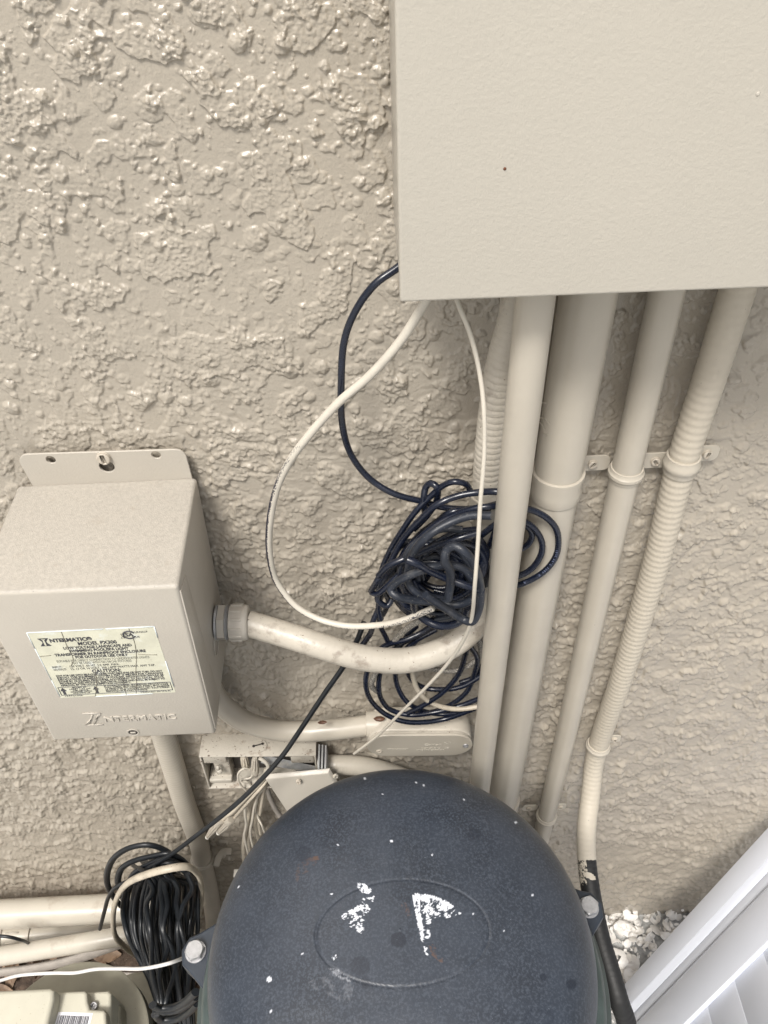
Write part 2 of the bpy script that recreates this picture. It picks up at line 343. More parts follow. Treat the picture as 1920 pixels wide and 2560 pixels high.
# ------------------------------------------------------------------ stucco wall: real relief, finest where it is seen largest
def stucco(x, z):
    wx = x+.004*fbm(x*70, z*70, 91, 2); wz = z+.004*fbm(x*70+9, z*70+5, 93, 2)
    region = ss(-.45, .25, perlin(x*7+3, z*7+1, 40)+.12)                     # some areas rough, some trowelled smoother
    region = .25+.75*region; region = region*(1-.35*ss(.22, .34, x)*ss(.5, .8, z))
    h = .0007*fbm(x*9, z*9, 1, 3)
    wx = x+.0011*fbm(x*170, z*170, 91, 2)+.002*perlin(x*40, z*40, 92); wz = z+.0011*fbm(x*170+9, z*170+5, 93, 2)+.002*perlin(x*40+5, z*40, 94)
    gr = 1+.35*fbm(x*330, z*330, 61, 2)
    n1 = fbm(wx*46, wz*40, 5, 3, .5); plat = ss(.09, .19+.1*ss(1.12, 1.34, z), n1)*.0012
    n2 = fbm(wx*24+7, wz*22, 25, 4, .5); plat2 = ss(.17, .24, n2)*.0014
    h = h+(plat*(.35+.65*region)+plat2)*gr
    hi = ss(1.12, 1.34, z)                                                       # higher up the lumps are sparser, rounder and bigger
    cl = ss(-.18+.16*hi, .18+.14*hi, fbm(x*24, z*24, 77, 2))                                 # lumps come in clusters
    b0 = blobs(wx, wz, .034, 41, .34, .004, .0135, .28)*.17*gr                  # wide flattened dabs
    b1 = blobs(wx, wz, .0155, 11, .55, .0020, .0066, .6)*(.48-.08*hi)*(1+.5*(gr-1))
    b2 = blobs(wx, wz, .0080, 21, .66, .0010, .0034, .7)*.72*(.10+.90*cl)
    b3 = blobs(x, z, .0042, 31, .52, .0006, .0018, .75)*.70*(.12+.88*cl)*(1-.2*hi)
    b4 = blobs(x, z, .0060, 51, .30, .0006, .0022, .75)*.8
    h = h+np.maximum(b1*(.35+.65*region), b2*(.5+.5*region))+(.45+.4*hi)*b0+.7*np.maximum(b3*(.6+.4*region), b4)
    h = h+.0009*(1-2.2*np.abs(fbm(wx*42, wz*115, 55, 2)))*(.3+.7*region)*(1-.9*hi)*ss(-.1, .35, fbm(x*30, z*40, 57, 2)+.1)
    return h*(1+.38*ss(1.25, .9, z))
yy = np.arange(-200, 2420, 2.5); zr = np.array([P(960, y, 0)[2] for y in yy]); 
sc_r = np.array([(P(1460, y, 0)-P(460, y, 0))[0]/1000 for y in yy])
zr = np.concatenate([[3.0, 2.6, 2.2, 1.95, 1.8, zr[0]+.06], zr, [zr[-1]-.05]]); sc_r = np.concatenate([[sc_r[0]]*6, sc_r, [sc_r[-1]]])
s = np.arange(-1075, 1075, 2.5); S = np.concatenate([s])
xm = S[None, :]*sc_r[:, None]+0.0
ol = np.linspace(1, 0, 14)[:-1]**2
L_ = xm[:, :1]+(-3.5-xm[:, :1])*ol[None]; R_ = xm[:, -1:]+(3.5-xm[:, -1:])*ol[::-1][None]
X = np.concatenate([L_, xm, R_], 1); Z = np.repeat(zr[:, None], X.shape[1], 1)
X = X+(Z-1.0)*-.0
inner = np.zeros(X.shape); inner[5:-1, 13:-13] = 1
Hh = np.zeros(X.shape)
Hh = stucco(X, Z)*np.where(inner > 0, 1, .3)
V = np.stack([X, -Hh+.0025, Z], -1).reshape(-1, 3); ny, nx = X.shape
i = np.arange(ny-1)[:, None]*nx; j = np.arange(nx-1)[None]; Q = np.stack([i+j, i+nx+j, i+nx+j+1, i+j+1], -1).reshape(-1, 4)
V = np.concatenate([V, [(-3.5, .2, zr[-1]), (3.5, .2, zr[-1]), (3.5, .2, 3.0), (-3.5, .2, 3.0)]])
b0 = ny*nx
extra = np.array([[b0, b0+3, b0+2, b0+1], [0, nx-1, b0+2, b0+3], [(ny-1)*nx, b0, b0+1, ny*nx-1]])
wall = mesh('stucco_wall', V, np.concatenate([Q, extra[:1]]), 'wall_paint', None, (0, 0, G)); tag(wall, 'rough lumpy tan painted stucco wall behind all the conduits and boxes', 'wall')
del X, Z, Hh, V, Q, inner

# ------------------------------------------------------------------ big electrical panel
t = thing('electrical_panel', (.25, 0, 1.4), 'large smooth beige metal electrical panel above the row of vertical conduits', 'electrical panel')
b = MB(); b.add(*box(.016, .56, -.098, 0, 1.4075, 2.0, .002)); b.build('enclosure', 'panel_paint', t, sharp=40)
b = MB(); b.add(*hexa([(.0155, -.099, 1.406), (.565, -.099, 1.4035), (.565, -.099, 2.01), (.0150, -.099, 2.01), (.0150, -.12, 1.4055), (.565, -.12, 1.4035), (.565, -.12, 2.01), (.0155, -.12, 2.01)], .0022, 4)); b.build('door', 'panel_paint', t, sharp=40)
b = MB(); p = P(1262, 422, .1202); b.add(*lathe([(.0009, 0), (.0006, .0002)], p, (0, -1, 0), 8)); b.build('rust_spot', 'rust', t)
b = MB(); p = P(1895, 235, .12); b.add(*lathe([(.0012, 0), (.0009, .0002), (.0003, .0003)], p, (0, -1, 0), 9)); b.build('paint_drip', 'panel_paint', t)

# ------------------------------------------------------------------ transformer box
t = thing('transformer_box', (-.26, 0, .94), 'beige metal transformer box with a cracked yellowed instruction sticker and mounting flange', 'transformer box')
fl, fr_ = -.334, -.168
FTR = np.array(P(445, 1466, .134)); FBR = np.array(P(540, 1836, .134)); FBL = np.array(P(133, 1852, .134)); FTL = FTR+(FBL-FBR)
BTR = np.array(P(492, 1192, .006)); BTL = np.array(P(44, 1213, .006)); BBR = np.array([-.1825, -.006, .94]); BBL = BBR+(BTL-BTR)
V, Fc = hexa([BBL, BBR, BTR, BTL, FBL, FBR, FTR, FTL], .0035, 4)
mi = []
for f in Fc:
    q = V[list(f)]; n = np.cross(q[1]-q[0], q[2]-q[0]); n = n/(np.linalg.norm(n)+1e-12); mi.append(1 if n[2] > .8 else 0)
mesh('body', V, Fc, ['box_paint', 'box_top_paint'], t, sharp=50, mi=mi)
# raised cover sheet on the front and right side (folded lid) with a seam
ex = (FBR-FBL)/np.linalg.norm(FBR-FBL); ez = (FTL-FBL)/np.linalg.norm(FTL-FBL)
def side(a, c, off=.0008):  # point on right side: a 0 back..1 front, c 0 bottom..1 top
    lo = BBR*(1-a)+FBR*a; hi = BTR*(1-a)+FTR*a; return lo*(1-c)+hi*c+np.array([off, 0, 0])
V, Fc = hexa([side(.70, .03, -.001), side(.70, .03, .0009), side(.80, .93, .0009), side(.80, .93, -.001), side(.985, .03, -.001), side(.985, .03, .0009), side(.985, .965, .0009), side(.985, .965, -.001)], .0006, 2)
mesh('side_lip', V, Fc, 'box_paint', t, sharp=40)
th = np.arange(40)*2*PI/40; c0 = side(.46, .26); ay = (side(1, .26)-side(0, .26)); ay /= np.linalg.norm(ay); az = (side(.46, 1)-side(.46, 0)); az /= np.linalg.norm(az)
ring = np.array([c0+ay*.0125*math.cos(a)+az*.0125*math.sin(a) for a in list(th)+[0]]); V, Fc, _ = sweep(ring, .0006, 6, cap=False); mesh('knockout', V, Fc, 'box_paint', t)
# flange
b = MB(); o = np.array([BTL[0], -.0055, BTL[2]-.004])
Wf = BTR[0]-BTL[0]
x0, x1 = .010, Wf-.004
key = circ(.0062, .083, .026, 20)
p1 = P(128, 1147, .006); p2 = P(391, 1135, .006); pk = P(268, 1164, .006); ps = P(261, 1140, .006)
loc = lambda p: ((p[0]-o[0]), (p[2]-o[2]))
holes = [circ(.0042, *loc(p1)), circ(.0042, *loc(p2)), circ(.0068, *loc(pk), 24)]
x0 = .0105; 
outer = [(x0+.004, -.004), (x1, -.004)] + [(x1-.006+.009*math.cos(a)-.003, .039-.009+.009*math.sin(a)) for a in np.linspace(0, PI/2, 7)] + [(x0+.012+.010*math.cos(a), .041-.010+.010*math.sin(a)) for a in np.linspace(PI/2, PI, 7)]
b.add(*plate2d(outer, holes, .002, .0005, o, (1, 0, 0), (0, 0, 1))); b.build('mounting_flange', 'box_paint', t, sharp=40)
screw('mounting_screw', ps+np.array([0, -.002, 0]), (0, -1, 0), .0062, 'painted_screw', t, rot=0.05, h=.003)
# sticker on the front face
fn = np.cross(ex, ez); fn /= np.linalg.norm(fn)
def onfront(px, py, off=.0):
    v = ray(px, py); q = ((FBL-CAM)@fn)/(v@fn); return CAM+v*q+fn*off*(1 if fn[1] < 0 else -1)
s_tl = onfront(65, 1581); s_tr = onfront(387, 1566); s_bl = onfront(154, 1745); s_br = onfront(438, 1730)
sx = (s_tr-s_tl+s_br-s_bl)/2; sw = np.linalg.norm(sx); sx /= sw; sy = (s_tl-s_bl+s_tr-s_br)/2; sh = np.linalg.norm(sy); sy /= sh
so_ = (s_tl+s_tr+s_bl+s_br)/4; nf = np.cross(sx, sy); nf /= np.linalg.norm(nf)
if nf[1] > 0: nf = -nf
def sk(u, v, off=.0003): return so_+sx*(u-.5)*sw+sy*(v-.5)*sh+nf*off
b = MB(); b.add(*plate2d([(-sw/2, -sh/2), (-sw*.2, -sh/2+.0006), (-sw*.05, -sh/2), (sw*.3, -sh/2+.0004), (sw/2-.001, -sh/2), (sw/2, -sh/2+.001), (sw/2, sh/2-.002), (sw/2-.002, sh/2), (-sw/2, sh/2)], (), .00025, 0, so_, sx, sy))
stk = b.build('instruction_sticker', 'sticker', t, smooth=False)
for u0_, v0_, u1_, v1_ in ((0, 1, 0, .78), (0, .78, 0, .3), (.0, .3, 0, .03), (1, 1, 1, .85), (0, 1, .6, 1), (.62, 1, 1, 1), (1, .5, 1, .1), (.3, 0, .8, 0)):
    b = MB(); b.add(*sweep(np.array([sk(u0_, v0_, .0003), sk(u1_, v1_, .0003)]), .0005, 5)[:2]); b.build('curled_edge', 'sticker_edge', stk)
ink = MB(); pale = MB()
def line(s, u, v, hgt, width, align='CENTER', tgt=None, bold=.0):
    V, Fc = text(s, hgt, sk(u, v, .0004), sx, sy, .00008, align, width=width*sw, bold=bold)
    (tgt or ink).add(V, Fc)
hh = sh
line('NTERMATIC\u00ae', .145, .855, .0068, .335, 'LEFT', bold=.0003)
line('MODEL PX300', .51, .795, .0066, .31, bold=.0002)
line('LOW VOLTAGE LANDSCAPE AND', .50, .745, .0053, .55, bold=.00018)
line('SWIMMING POOL/SPA LIGHT', .50, .700, .0053, .48, bold=.00018)
line('TRANSFORMER IN RAINPROOF ENCLOSURE', .50, .652, .0053, .74, bold=.00018)
line('FOR OUTDOOR USE ONLY', .50, .607, .0053, .43, bold=.00018)
line('SUITABLE FOR DIRECT CONNECTION TO UNDERWATER LIGHTS', .50, .560, .0048, .76, tgt=pale)
line('MAY BE USED WITH NO NICHE FIXTURES', .48, .520, .0048, .49, tgt=pale)
line('INPUT:', .06, .478, .0043, .08, 'LEFT'); line('120 VOLT, 60 HZ, 3.0 AMP. MAX.', .20, .478, .0043, .41, 'LEFT')
line('OUTPUT:', .06, .438, .0043, .11, 'LEFT'); line('12, 13 OR 14 VOLT, 300 LAMP WATTS MAX. ANY TAP.', .20, .438, .0043, .70, 'LEFT')
line('CAUTION:', .49, .378, .0075, .24, bold=.0002)
for k, q in enumerate(('NOT FOR USE WITH SELF-CONTAINED PORTABLE SPAS OR HOT TUBS. DO NOT', 'INSTALL THIS EQUIPMENT WITHIN 5 FEET (3 METERS FOR CANADIAN', 'INSTALLATIONS) OF INSIDE WALL OF POOL/SPA. INSTALLATION SHOULD BE', 'DONE BY QUALIFIED PERSONNEL ACCORDING TO ALL LOCAL, STATE,', 'PROVINCIAL AND NATIONAL ELECTRICAL CODES AND SHALL BE SUBJECT TO')):
    line(q, .055, .345-k*.031, .0036, .89, 'LEFT', bold=.0001)
line('APPROVAL BY THE LOCAL INSPECTION AUTHORITY.', .055, .190, .0036, .60, 'LEFT', bold=.0001)
for k, q in enumerate(('MOUNT AT', 'LEAST 1 FT (30', 'CM) ABOVE', 'GROUND WITH', 'ARROWS UP')): line(q, .20, .150-k*.022, .0028, (.12, .18, .13, .18, .15)[k], bold=.00003)
for k, q in enumerate(('IF OVERLOADED, INTERNAL PROTECTOR', 'WILL OPEN, AUTOMATIC RESET MAY TAKE', '15 MINUTES TO CORRECT FAULT, REMOVE', 'SHORT OR OVERLOAD. NO USER', 'SERVICEABLE PARTS INSIDE.')): line(q, .41, .150-k*.022, .0028, (.55, .55, .55, .55, .36)[k], 'LEFT', bold=.00003)
line('PRINTED IN U.S.A.', .70, .022, .0036, .26, 'LEFT'); line('154T21046', .04, .020, .0030, .15, 'LEFT')
line('LR42529', .885, .925, .0034, .10); line('C', .72, .855, .0034, .015); line('US', .845, .860, .0034, .03)
def bar(u0_, v0_, u1_, v1_, wd, tgt=None): (tgt or ink).add(*sweep(np.array([sk(u0_, v0_, .00035), sk(u1_, v1_, .00035)]), wd, 4)[:2])
for a in ((.02, .175, .98, .175), (.02, .047, .98, .047), (.02, .175, .02, .047), (.98, .175, .98, .047)): bar(*a, .00035)
def poly(pts, tgt=None, off=.0004):
    (tgt or ink).add([sk(u, v, off) for u, v in pts], [tuple(range(len(pts)))])
for u in (.055, .335): poly([(u-.012, .055), (u+.012, .055), (u+.012, .115), (u-.012, .115)]); poly([(u-.028, .113), (u+.028, .113), (u, .168)])
# two triangles making an hourglass I
poly([(.055, .915), (.145, .915), (.118, .870), (.118, .850), (.145, .805), (.055, .805), (.082, .850), (.082, .870)])
pale2 = MB(); poly([(.093, .900), (.107, .900), (.107, .815), (.093, .815)], pale2, .0006); poly([(.085, .905), (.115, .905), (.115, .896), (.085, .896)], pale2, .0006)
# round approval mark
for rr, w_ in ((.0050, .0008),):
    q = np.array([sk(.785, .905, .0004)+sx*rr*math.cos(a)+sy*rr*math.sin(a) for a in np.linspace(.5, 5.8, 30)]); ink.add(*sweep(q, w_, 5)[:2])
V, Fc = text('SA', .0062, sk(.785, .885, .0004), sx, sy, .0001, 'CENTER', bold=.0002); ink.add(V, Fc)
ink.build('printed_text', 'ink', stk, smooth=False); pale.build('faded_text', 'pale_ink', stk, smooth=False); pale2.build('emblem_bar', 'sticker', stk, smooth=False)
cr = MB()
for pts in (((.27, 1), (.262, .8), (.262, .6), (.22, .5)), ((.80, .99), (.805, .8), (.78, .6), (.735, .4), (.70, .2), (.66, .02)), ((.74, .86), (.72, .92), (.77, .93), (.80, .90)), ((.40, .42), (.36, .2), (.30, .0)), ((.0, .66), (.1, .67)), ((.80, .62), (.95, .60)), ((.60, .3), (.57, 0))):
    cr.add(*sweep(spline([sk(u, v, .0004) for u, v in pts], .003), .00032, 4)[:2])
cr.build('crease', 'crease', stk)
# embossed maker's lettering and lower slot
e0 = onfront(300, 1798, .0003); emb = MB()
V, Fc = text('NTERMATIC', .0125, onfront(262, 1803, .0), ex, ez, .0007, 'LEFT', width=.070, bev=.0003); emb.add(V, Fc)
for (a, b_) in (((205, 1783), (252, 1782)), ((216, 1812), (258, 1810)), ((231, 1786), (224, 1808)), ((247, 1784), (236, 1809)), ((214, 1811), (228, 1797)), ((250, 1784), (240, 1797))):
    emb.add(*sweep(np.array([onfront(*a, .0003), onfront(*b_, .0003)]), .0009, 6)[:2])
emb.build('embossed_name', 'box_paint', t)
c = onfront(333, 1830, .0); b = MB()
b.add(*plate2d(circ(.0062, n=28), [circ(.0047, n=24)], .0008, .0003, c, ex, ez)); b.add(*lathe([(.0046, .0001), (.0046, .0003)], c, nf, 20), 1); b.add(*obox(c+nf*.0007, ex, ez, nf, .0052, .0022, .0008, .0002), 0)
b.build('cover_screw', ['box_paint', 'dark_hole'], t, sharp=40)

# ------------------------------------------------------------------ conduits
def collar(b, C, i, r, wd, rib=.0016, thin=.0012, mi=0):
    """strap band round a pipe: follows centre line point i, faces away from the wall"""
    T = C[min(i+3, len(C)-1)]-C[max(i-3, 0)]; T = T/np.linalg.norm(T)
    prof = [(r+.0002, -wd/2), (r+thin, -wd/2+.0002), (r+thin+.0002, -wd*.22), (r+thin+rib, -wd*.12), (r+thin+rib, wd*.12), (r+thin+.0002, wd*.22), (r+thin, wd/2-.0002), (r+.0002, wd/2)]
    b.add(*lathe(prof, C[i], T, 40), mi); return T
def near(C, p): return int(np.argmin(np.linalg.norm(C-np.asarray(p), axis=1)))
GS = 'pipe straps screwed to the wall'
def strap(C, p, r, tab, label, rib=.0016, wd=.013, thin=.0012, tabs=(1,), screw_h=.002):
    i = near(C, p); t = thing('pipe_strap', (C[i][0], 0, C[i][2]), label, 'pipe strap', GS)
    b = MB(); collar(b, C, i, r, wd, rib, thin); b.build('band', 'pipe_paint', t, sharp=45)
    for sgn, tw in tabs:
        b = MB(); x0 = sgn*(r-.002); x1 = sgn*(r+tw); a, c = min(x0, x1), max(x0, x1); rr = min(.006, tw*.3)
        q = rrect(a, -.009, c, .009, rr); b.add(*plate2d(q, (), .002, .0005, (C[i][0], -.0065, C[i][2]), (1, 0, 0), (0, 0, 1))); b.build('tab', 'pipe_paint', t, sharp=40)
        # web joining tab and band
        screw('screw', (C[i][0]+sgn*(r+tw*.55), -.0085, C[i][2]), (0, -1, 0), .0043, 'painted_screw', t, rot=random.uniform(-1, 1), h=.0028)
    return t
GP = 'vertical conduits below the panel'
r1 = .0133
C1 = spline([P(1339, 735, .08)+np.array([0, 0, .05]), P(1207, 1900, .08), [.108, -.08, .45]])
V, Fc, _ = sweep(C1, r1, 40); o = mesh('rigid_conduit', V, Fc, 'pipe_paint', None, C1[-1], sharp=60); tag(o, 'straight smooth beige conduit standing in front, passing over the black cord tangle', 'conduit', GP)
r2 = .0213
C2 = spline([[.1564, -.030, 1.42], [.1564, -.03, 1.2], [.1563, -.03, .66], [.1563, -.03, .40]])
t = thing('rigid_conduit', C2[-1], 'thickest smooth beige vertical conduit, second from the tangle side', 'conduit', GP)
V, Fc, _ = sweep(C2, r2, 48); mesh('tube', V, Fc, 'pipe_paint', t, sharp=60)
b = MB(); i = near(C2, P(1385, 1235, .051))
cz = C2[i][2]
b.add(*lathe([(r2+.0002, .016), (r2+.0022, .0155), (r2+.0024, .012), (r2+.0016, .006), (r2+.0024, -.002), (r2+.0020, -.010), (r2+.0014, -.0135), (r2+.0002, -.014)], (.1564, -.03, P(1385, 1250, .052)[2]), (0, 0, 1), 48)); b.build('coupling', 'pipe_paint', t, sharp=45)
b = MB(); b.add(*lathe([(r2+.0002, .016), (r2+.0030, .0155), (r2+.0032, .004), (r2+.0026, -.014), (r2, -.0142)], (.1563, -.03, P(1280, 2040, .051)[2]), (0, 0, 1), 48)); b.build('coupling', 'pipe_paint', t, sharp=45)
b = MB()
for k in range(9):
    q = P(1366+random.uniform(-12, 14), 1085+random.uniform(-45, 42), .0515); a = random.uniform(0, 6); d_ = np.array([math.cos(a), 0, math.sin(a)])*.004
    mid = q+d_*.5; dx = (mid[0]-.1564); yy_ = -.03-math.sqrt(max(1e-6, r2**2-dx*dx)); pts = []
    for s_ in np.linspace(0, 1, 6):
        w_ = q+d_*s_; dx = w_[0]-.1564; pts.append([w_[0], -.03-math.sqrt(max(1e-6, r2**2-dx*dx))-.0001, w_[2]])
    b.add(*sweep(np.array(pts), .0004, 5)[:2])
b.build('paint_wrinkle', 'pipe_paint', t)
r3 = .0133
C3 = spline([[.2165, -.022, 1.42], P(1400, 1900, .022), [.233, -.022, .2]])
o = tube('rigid_conduit', C3[::4], r3, 'pipe_paint', None, C3[-1], seg=36); tag(o, 'thin smooth beige vertical conduit between the thickest conduit and the ribbed one', 'conduit', GP)
strap(C3, P(1553, 1205, .035), r3, 1, 'beige strap on the thin smooth conduit beside the thickest conduit, upper of its two', tabs=((1, .031), (-1, .026)))
strap(C3, P(1365, 2060, .035), r3, 1, 'beige strap on the thin smooth conduit just behind the rim of the dark blue lid', tabs=((1, .020), (-1, .022)))
# right ribbed conduit bending into a bare black hose
C4 = even(spline([[.2714, -.020, 1.42], P(1840, 735, .02), P(1778, 932, .02), P(1709, 1141, .02), P(1642, 1400, .02), P(1555, 1690, .02), P(1487, 1898, .022), P(1476, 1990, .05), P(1466, 2075, .085), P(1467, 2150, .11), P(1479, 2240, .15), P(1500, 2340, .195), P(1527, 2430, .235), P(1547, 2500, .265), P(1568, 2575, .29), [.29, -.33, .30], [.28, -.36, .1]], .0008), .0011)
V, Fc, N = sweep(C4, r1, 30, ribs=(.0078, np.interp(C4[:, 2], [.55, .66, 1.15, 1.32], [.00014, .00022, .00022, .00018]), 1))
pz = P(1467, 2150, .11)[2]; pr = np.zeros((len(V), 3)); px_, py_ = proj(V)
pr[:, 0] = np.clip(.5+(2150-py_)/12, 0, 1)
m_ = (np.abs(px_-1462-(py_-2190)*.12) < 16) & (py_ > 2130) & (py_ < 2240)
pr[:, 0] = np.maximum(pr[:, 0], np.where((px_ < 1470) & (py_ > 2140), .52*ss(2250, 2200, py_), 0)); pr[:, 0] = np.maximum(pr[:, 0], np.where(((px_-1476)/15)**2+((py_-2190-(px_-1476)*.4)/9)**2 < 1, .6, 0))
t = thing('ribbed_conduit', (.28, -.36, G), 'ribbed beige conduit at the far right whose unpainted lower end is black', 'conduit', GP)
mesh('tube', V, Fc, 'half_painted_hose', t, sharp=60, attrs={'paint': pr})
strap(C4, P(1690, 1185, .034), r1+.0003, 1, 'wide beige strap on the right ribbed conduit, upper of its two', tabs=((1, .024),), wd=.019, rib=.0015)
strap(C4, P(1489, 1892, .034), r1+.0003, 1, 'beige strap on the right ribbed conduit where it starts to bend', tabs=((1, .020),))
# ribbed conduit: panel -> behind front pipe -> transformer gland
gl = side(.38, .47, 0); gl = P(555, 1556, .050); gl[0] = side(.38, .47, 0)[0]
gd = P(640, 1562, .052); gd = gl+np.array([.031, 0, -.0035])
C5 = even(spline([[.098, -.045, 1.42], P(1296, 760, .045), P(1253, 932, .04), P(1222, 1164, .035), P(1217, 1300, .03), P(1221, 1420, .03), P(1205, 1540, .042), P(1150, 1600, .058), P(1080, 1636, .070), P(1000, 1652, .076), P(900, 1643, .076), P(800, 1614, .070), P(715, 1587, .060), gd], .0008), .0011)
t = thing('ribbed_conduit', (gl[0], 0, gl[2]), 'ribbed beige conduit dropping from the panel and curving left into the transformer box fitting', 'conduit')
V, Fc, _ = sweep(C5, .0134, 30, ribs=(.0066, .00007+.00036*(np.linspace(0, 1, len(C5)) < .34))); mesh('tube', V, Fc, 'pipe_paint_dirty', t, sharp=60)
ax = C5[-1]-C5[-6]; ax = -(ax/np.linalg.norm(ax)); ax = np.array([1., 0, -.06]); ax /= np.linalg.norm(ax)
b = MB(); b.add(*lathe([(.0185, -.0005), (.0185, .0015), (.017, .0018)], gl, ax, 32)); b.build('washer', 'zinc', t, sharp=45)
def hexfn(r, h, th):
    k = np.mod(th, PI/3)-PI/6; return r*.92/np.cos(k)
b = MB(); b.add(*lathe([(.0165, .002), (.0180, .0022), (.0180, .0088), (.0172, .0095)], gl, ax, 48, hexfn)); b.build('hex_ring', 'gland_grey', t, sharp=25)
b = MB(); b.add(*lathe([(.0175, .0096), (.0180, .0102), (.0165, .0112), (.0178, .0122), (.0165, .0130)], gl, ax, 36)); b.build('seal', 'grille_grey', t, sharp=45)
def ribfn(r, h, th):
    if .0150 < h < .0265: return r+.0011*np.clip(np.cos(th*12)*3-1.6, 0, 1)
    return r+0*th
b = MB(); b.add(*lathe([(.0172, .0134), (.0183, .0138), (.0183, .0149), (.0183, .0151), (.0183, .0264), (.0183, .0266), (.0183, .0290), (.0176, .0315), (.0155, .0325), (.0138, .0326)], gl, ax, 144, ribfn)); b.build('gland_nut', 'gland_grey', t, sharp=50)
i5 = near(C5, P(1205, 1262, .034)); b = MB(); b.add(*lathe([(.0136, .012), (.0165, .0115), (.0168, .004), (.0160, -.012), (.0136, -.0125)], C5[i5], (0, 0, 1), 36)); b.build('coupling', 'pipe_paint', t, sharp=45)
# smooth conduit from behind the transformer to the elbow fitting
C6 = spline([P(505, 1660, .022), P(530, 1725, .022), P(556, 1762, .022), P(613, 1804, .022), P(680, 1824, .022), P(760, 1829, .022), P(840, 1823, .022), P(930, 1812, .024)])
o = mesh('smooth_conduit', *sweep(C6, .0134, 30)[:2], 'pipe_paint', None, (C6[0][0], 0, C6[0][2])); tag(o, 'smooth beige conduit sweeping from behind the transformer box to the oval covered fitting', 'conduit')
# conduit body with oval cover
t = thing('conduit_fitting', P(1050, 1860, 0), 'beige conduit fitting with an oval screwed cover below the cord tangle', 'conduit fitting')
c1 = P(922, 1870, .05); c2 = P(1180, 1868, .05); hx = (c2-c1)/2; mid = P(1050, 1862, .05); Lx = np.linalg.norm(hx)+.001; X_ = hx/np.linalg.norm(hx); X_[1] = 0; X_ /= np.linalg.norm(X_); Zv = np.array([-X_[2], 0, X_[0]])
def stad(L, r): return [(L-r+r*math.cos(a), r*math.sin(a)) for a in np.linspace(-PI/2, PI/2, 14)]+[(-L+r+r*math.cos(a), r*math.sin(a)) for a in np.linspace(PI/2, 1.5*PI, 14)]
zt = P(1050, 1838, .05)[2]; zb = P(1050, 1889, .05)[2]; rh = (zt-zb)/2; mid = np.array([mid[0], -.0, (zt+zb)/2])
b = MB(); b.add(*plate2d(stad(Lx, rh), (), .004, .001, mid+np.array([0, -.0465, 0]), X_, Zv)); cov = b.build('cover', 'pipe_paint', t, sharp=40)
b = MB(); b.add(*plate2d(stad(Lx-.0012, rh-.0012), (), .0022, .0003, mid+np.array([0, -.044, 0]), X_, Zv)); b.build('gasket', 'pipe_paint_dirty', t, sharp=40)
b = MB(); b.add(*plate2d(stad(Lx-.0002, rh-.0006), (), .036, .004, mid+np.array([0, -.0437+.036-.036, 0])+np.array([0, 0.036-.0, 0]), X_, Zv)); b.build('body', 'pipe_paint_dirty', t, sharp=50)
b = MB(); hb = P(915, 1812, .024); b.add(*lathe([(.0135, 0), (.0172, .0006), (.0174, .016), (.0168, .03), (.016, .034)], hb, (1, 0, -.02), 32)); b.build('hub', 'pipe_paint', t, sharp=45)
for q in (P(948, 1878, .0506), P(1164, 1864, .0506)): screw('screw', q, (0, -1, 0), .0038, 'painted_screw' if q[0] < 0 else 'steel', t, cross=True, h=.0012)
e_ = MB(); q0 = mid+np.array([0, -.0504, 0])
for s_, u, v, w_, hgt in (('Carlon', .02, .0015, .022, .0060), ('1/2" SLB15', .018, -.0068, .024, .0038), ('MADE IN CANADA', .018, -.0115, .036, .0036), ('Wet Location', -.024, -.0082, .026, .0036), ('R', .0355, .0060, .003, .004), ('c', .0395, -.0060, .003, .004)):
    V, Fc = text(s_, hgt, q0+X_*(u-.004)+Zv*v, X_, Zv, .0004, 'CENTER', width=w_, bev=.0001); e_.add(V, Fc)
for u, v in ((.0355, .0075), (.0345, -.0045)):
    e_.add(*sweep(np.array([q0+X_*(u+.0024*math.cos(a))+Zv*(v+.0024*math.sin(a)) for a in np.linspace(0, 2*PI, 16)]), .0003, 4)[:2])
e_.build('raised_letters', 'pipe_paint_pale', cov)
# lower left ribbed conduit
C7 = even(spline([P(338, 1600, .022), P(378, 1730, .022), P(413, 1850, .022), P(437, 1927, .022), P(460, 2004, .022), P(497, 2106, .02), P(507, 2157, .02), P(525, 2234, .022), P(534, 2300, .028), P(536, 2400, .05)], .0008), .0011)
o = mesh('ribbed_conduit', *sweep(C7, .0152, 28, ribs=(.0066, .00032))[:2], 'pipe_paint', None, (C7[-1][0], 0, C7[-1][2])); tag(o, 'ribbed beige conduit running down from under the transformer box to the hank of black cord', 'conduit')
i = near(C7, P(512, 2170, .034)); t = thing('pipe_strap', (C7[i][0], 0, C7[i][2]), 'single sided beige strap on the ribbed conduit above the hank of black cord', 'pipe strap', GS)
b = MB(); collar(b, C7, i, .0155, .012, .0016, .0018); b.build('band', 'pipe_paint', t, sharp=45)
b = MB(); q = np.array([P(540, 2165, .03), P(546, 2145, .02), P(555, 2132, .012), P(566, 2128, .007), P(578, 2128, .006)]); b.add(*sweep(spline(q, .002), .0055, 14, flat=.3)[:2]); b.build('tab', 'pipe_paint', t, sharp=50)
screw('screw', P(557, 2137, .012), (0, -1, .2), .0052, 'painted_screw', t, rot=.8, h=.003)
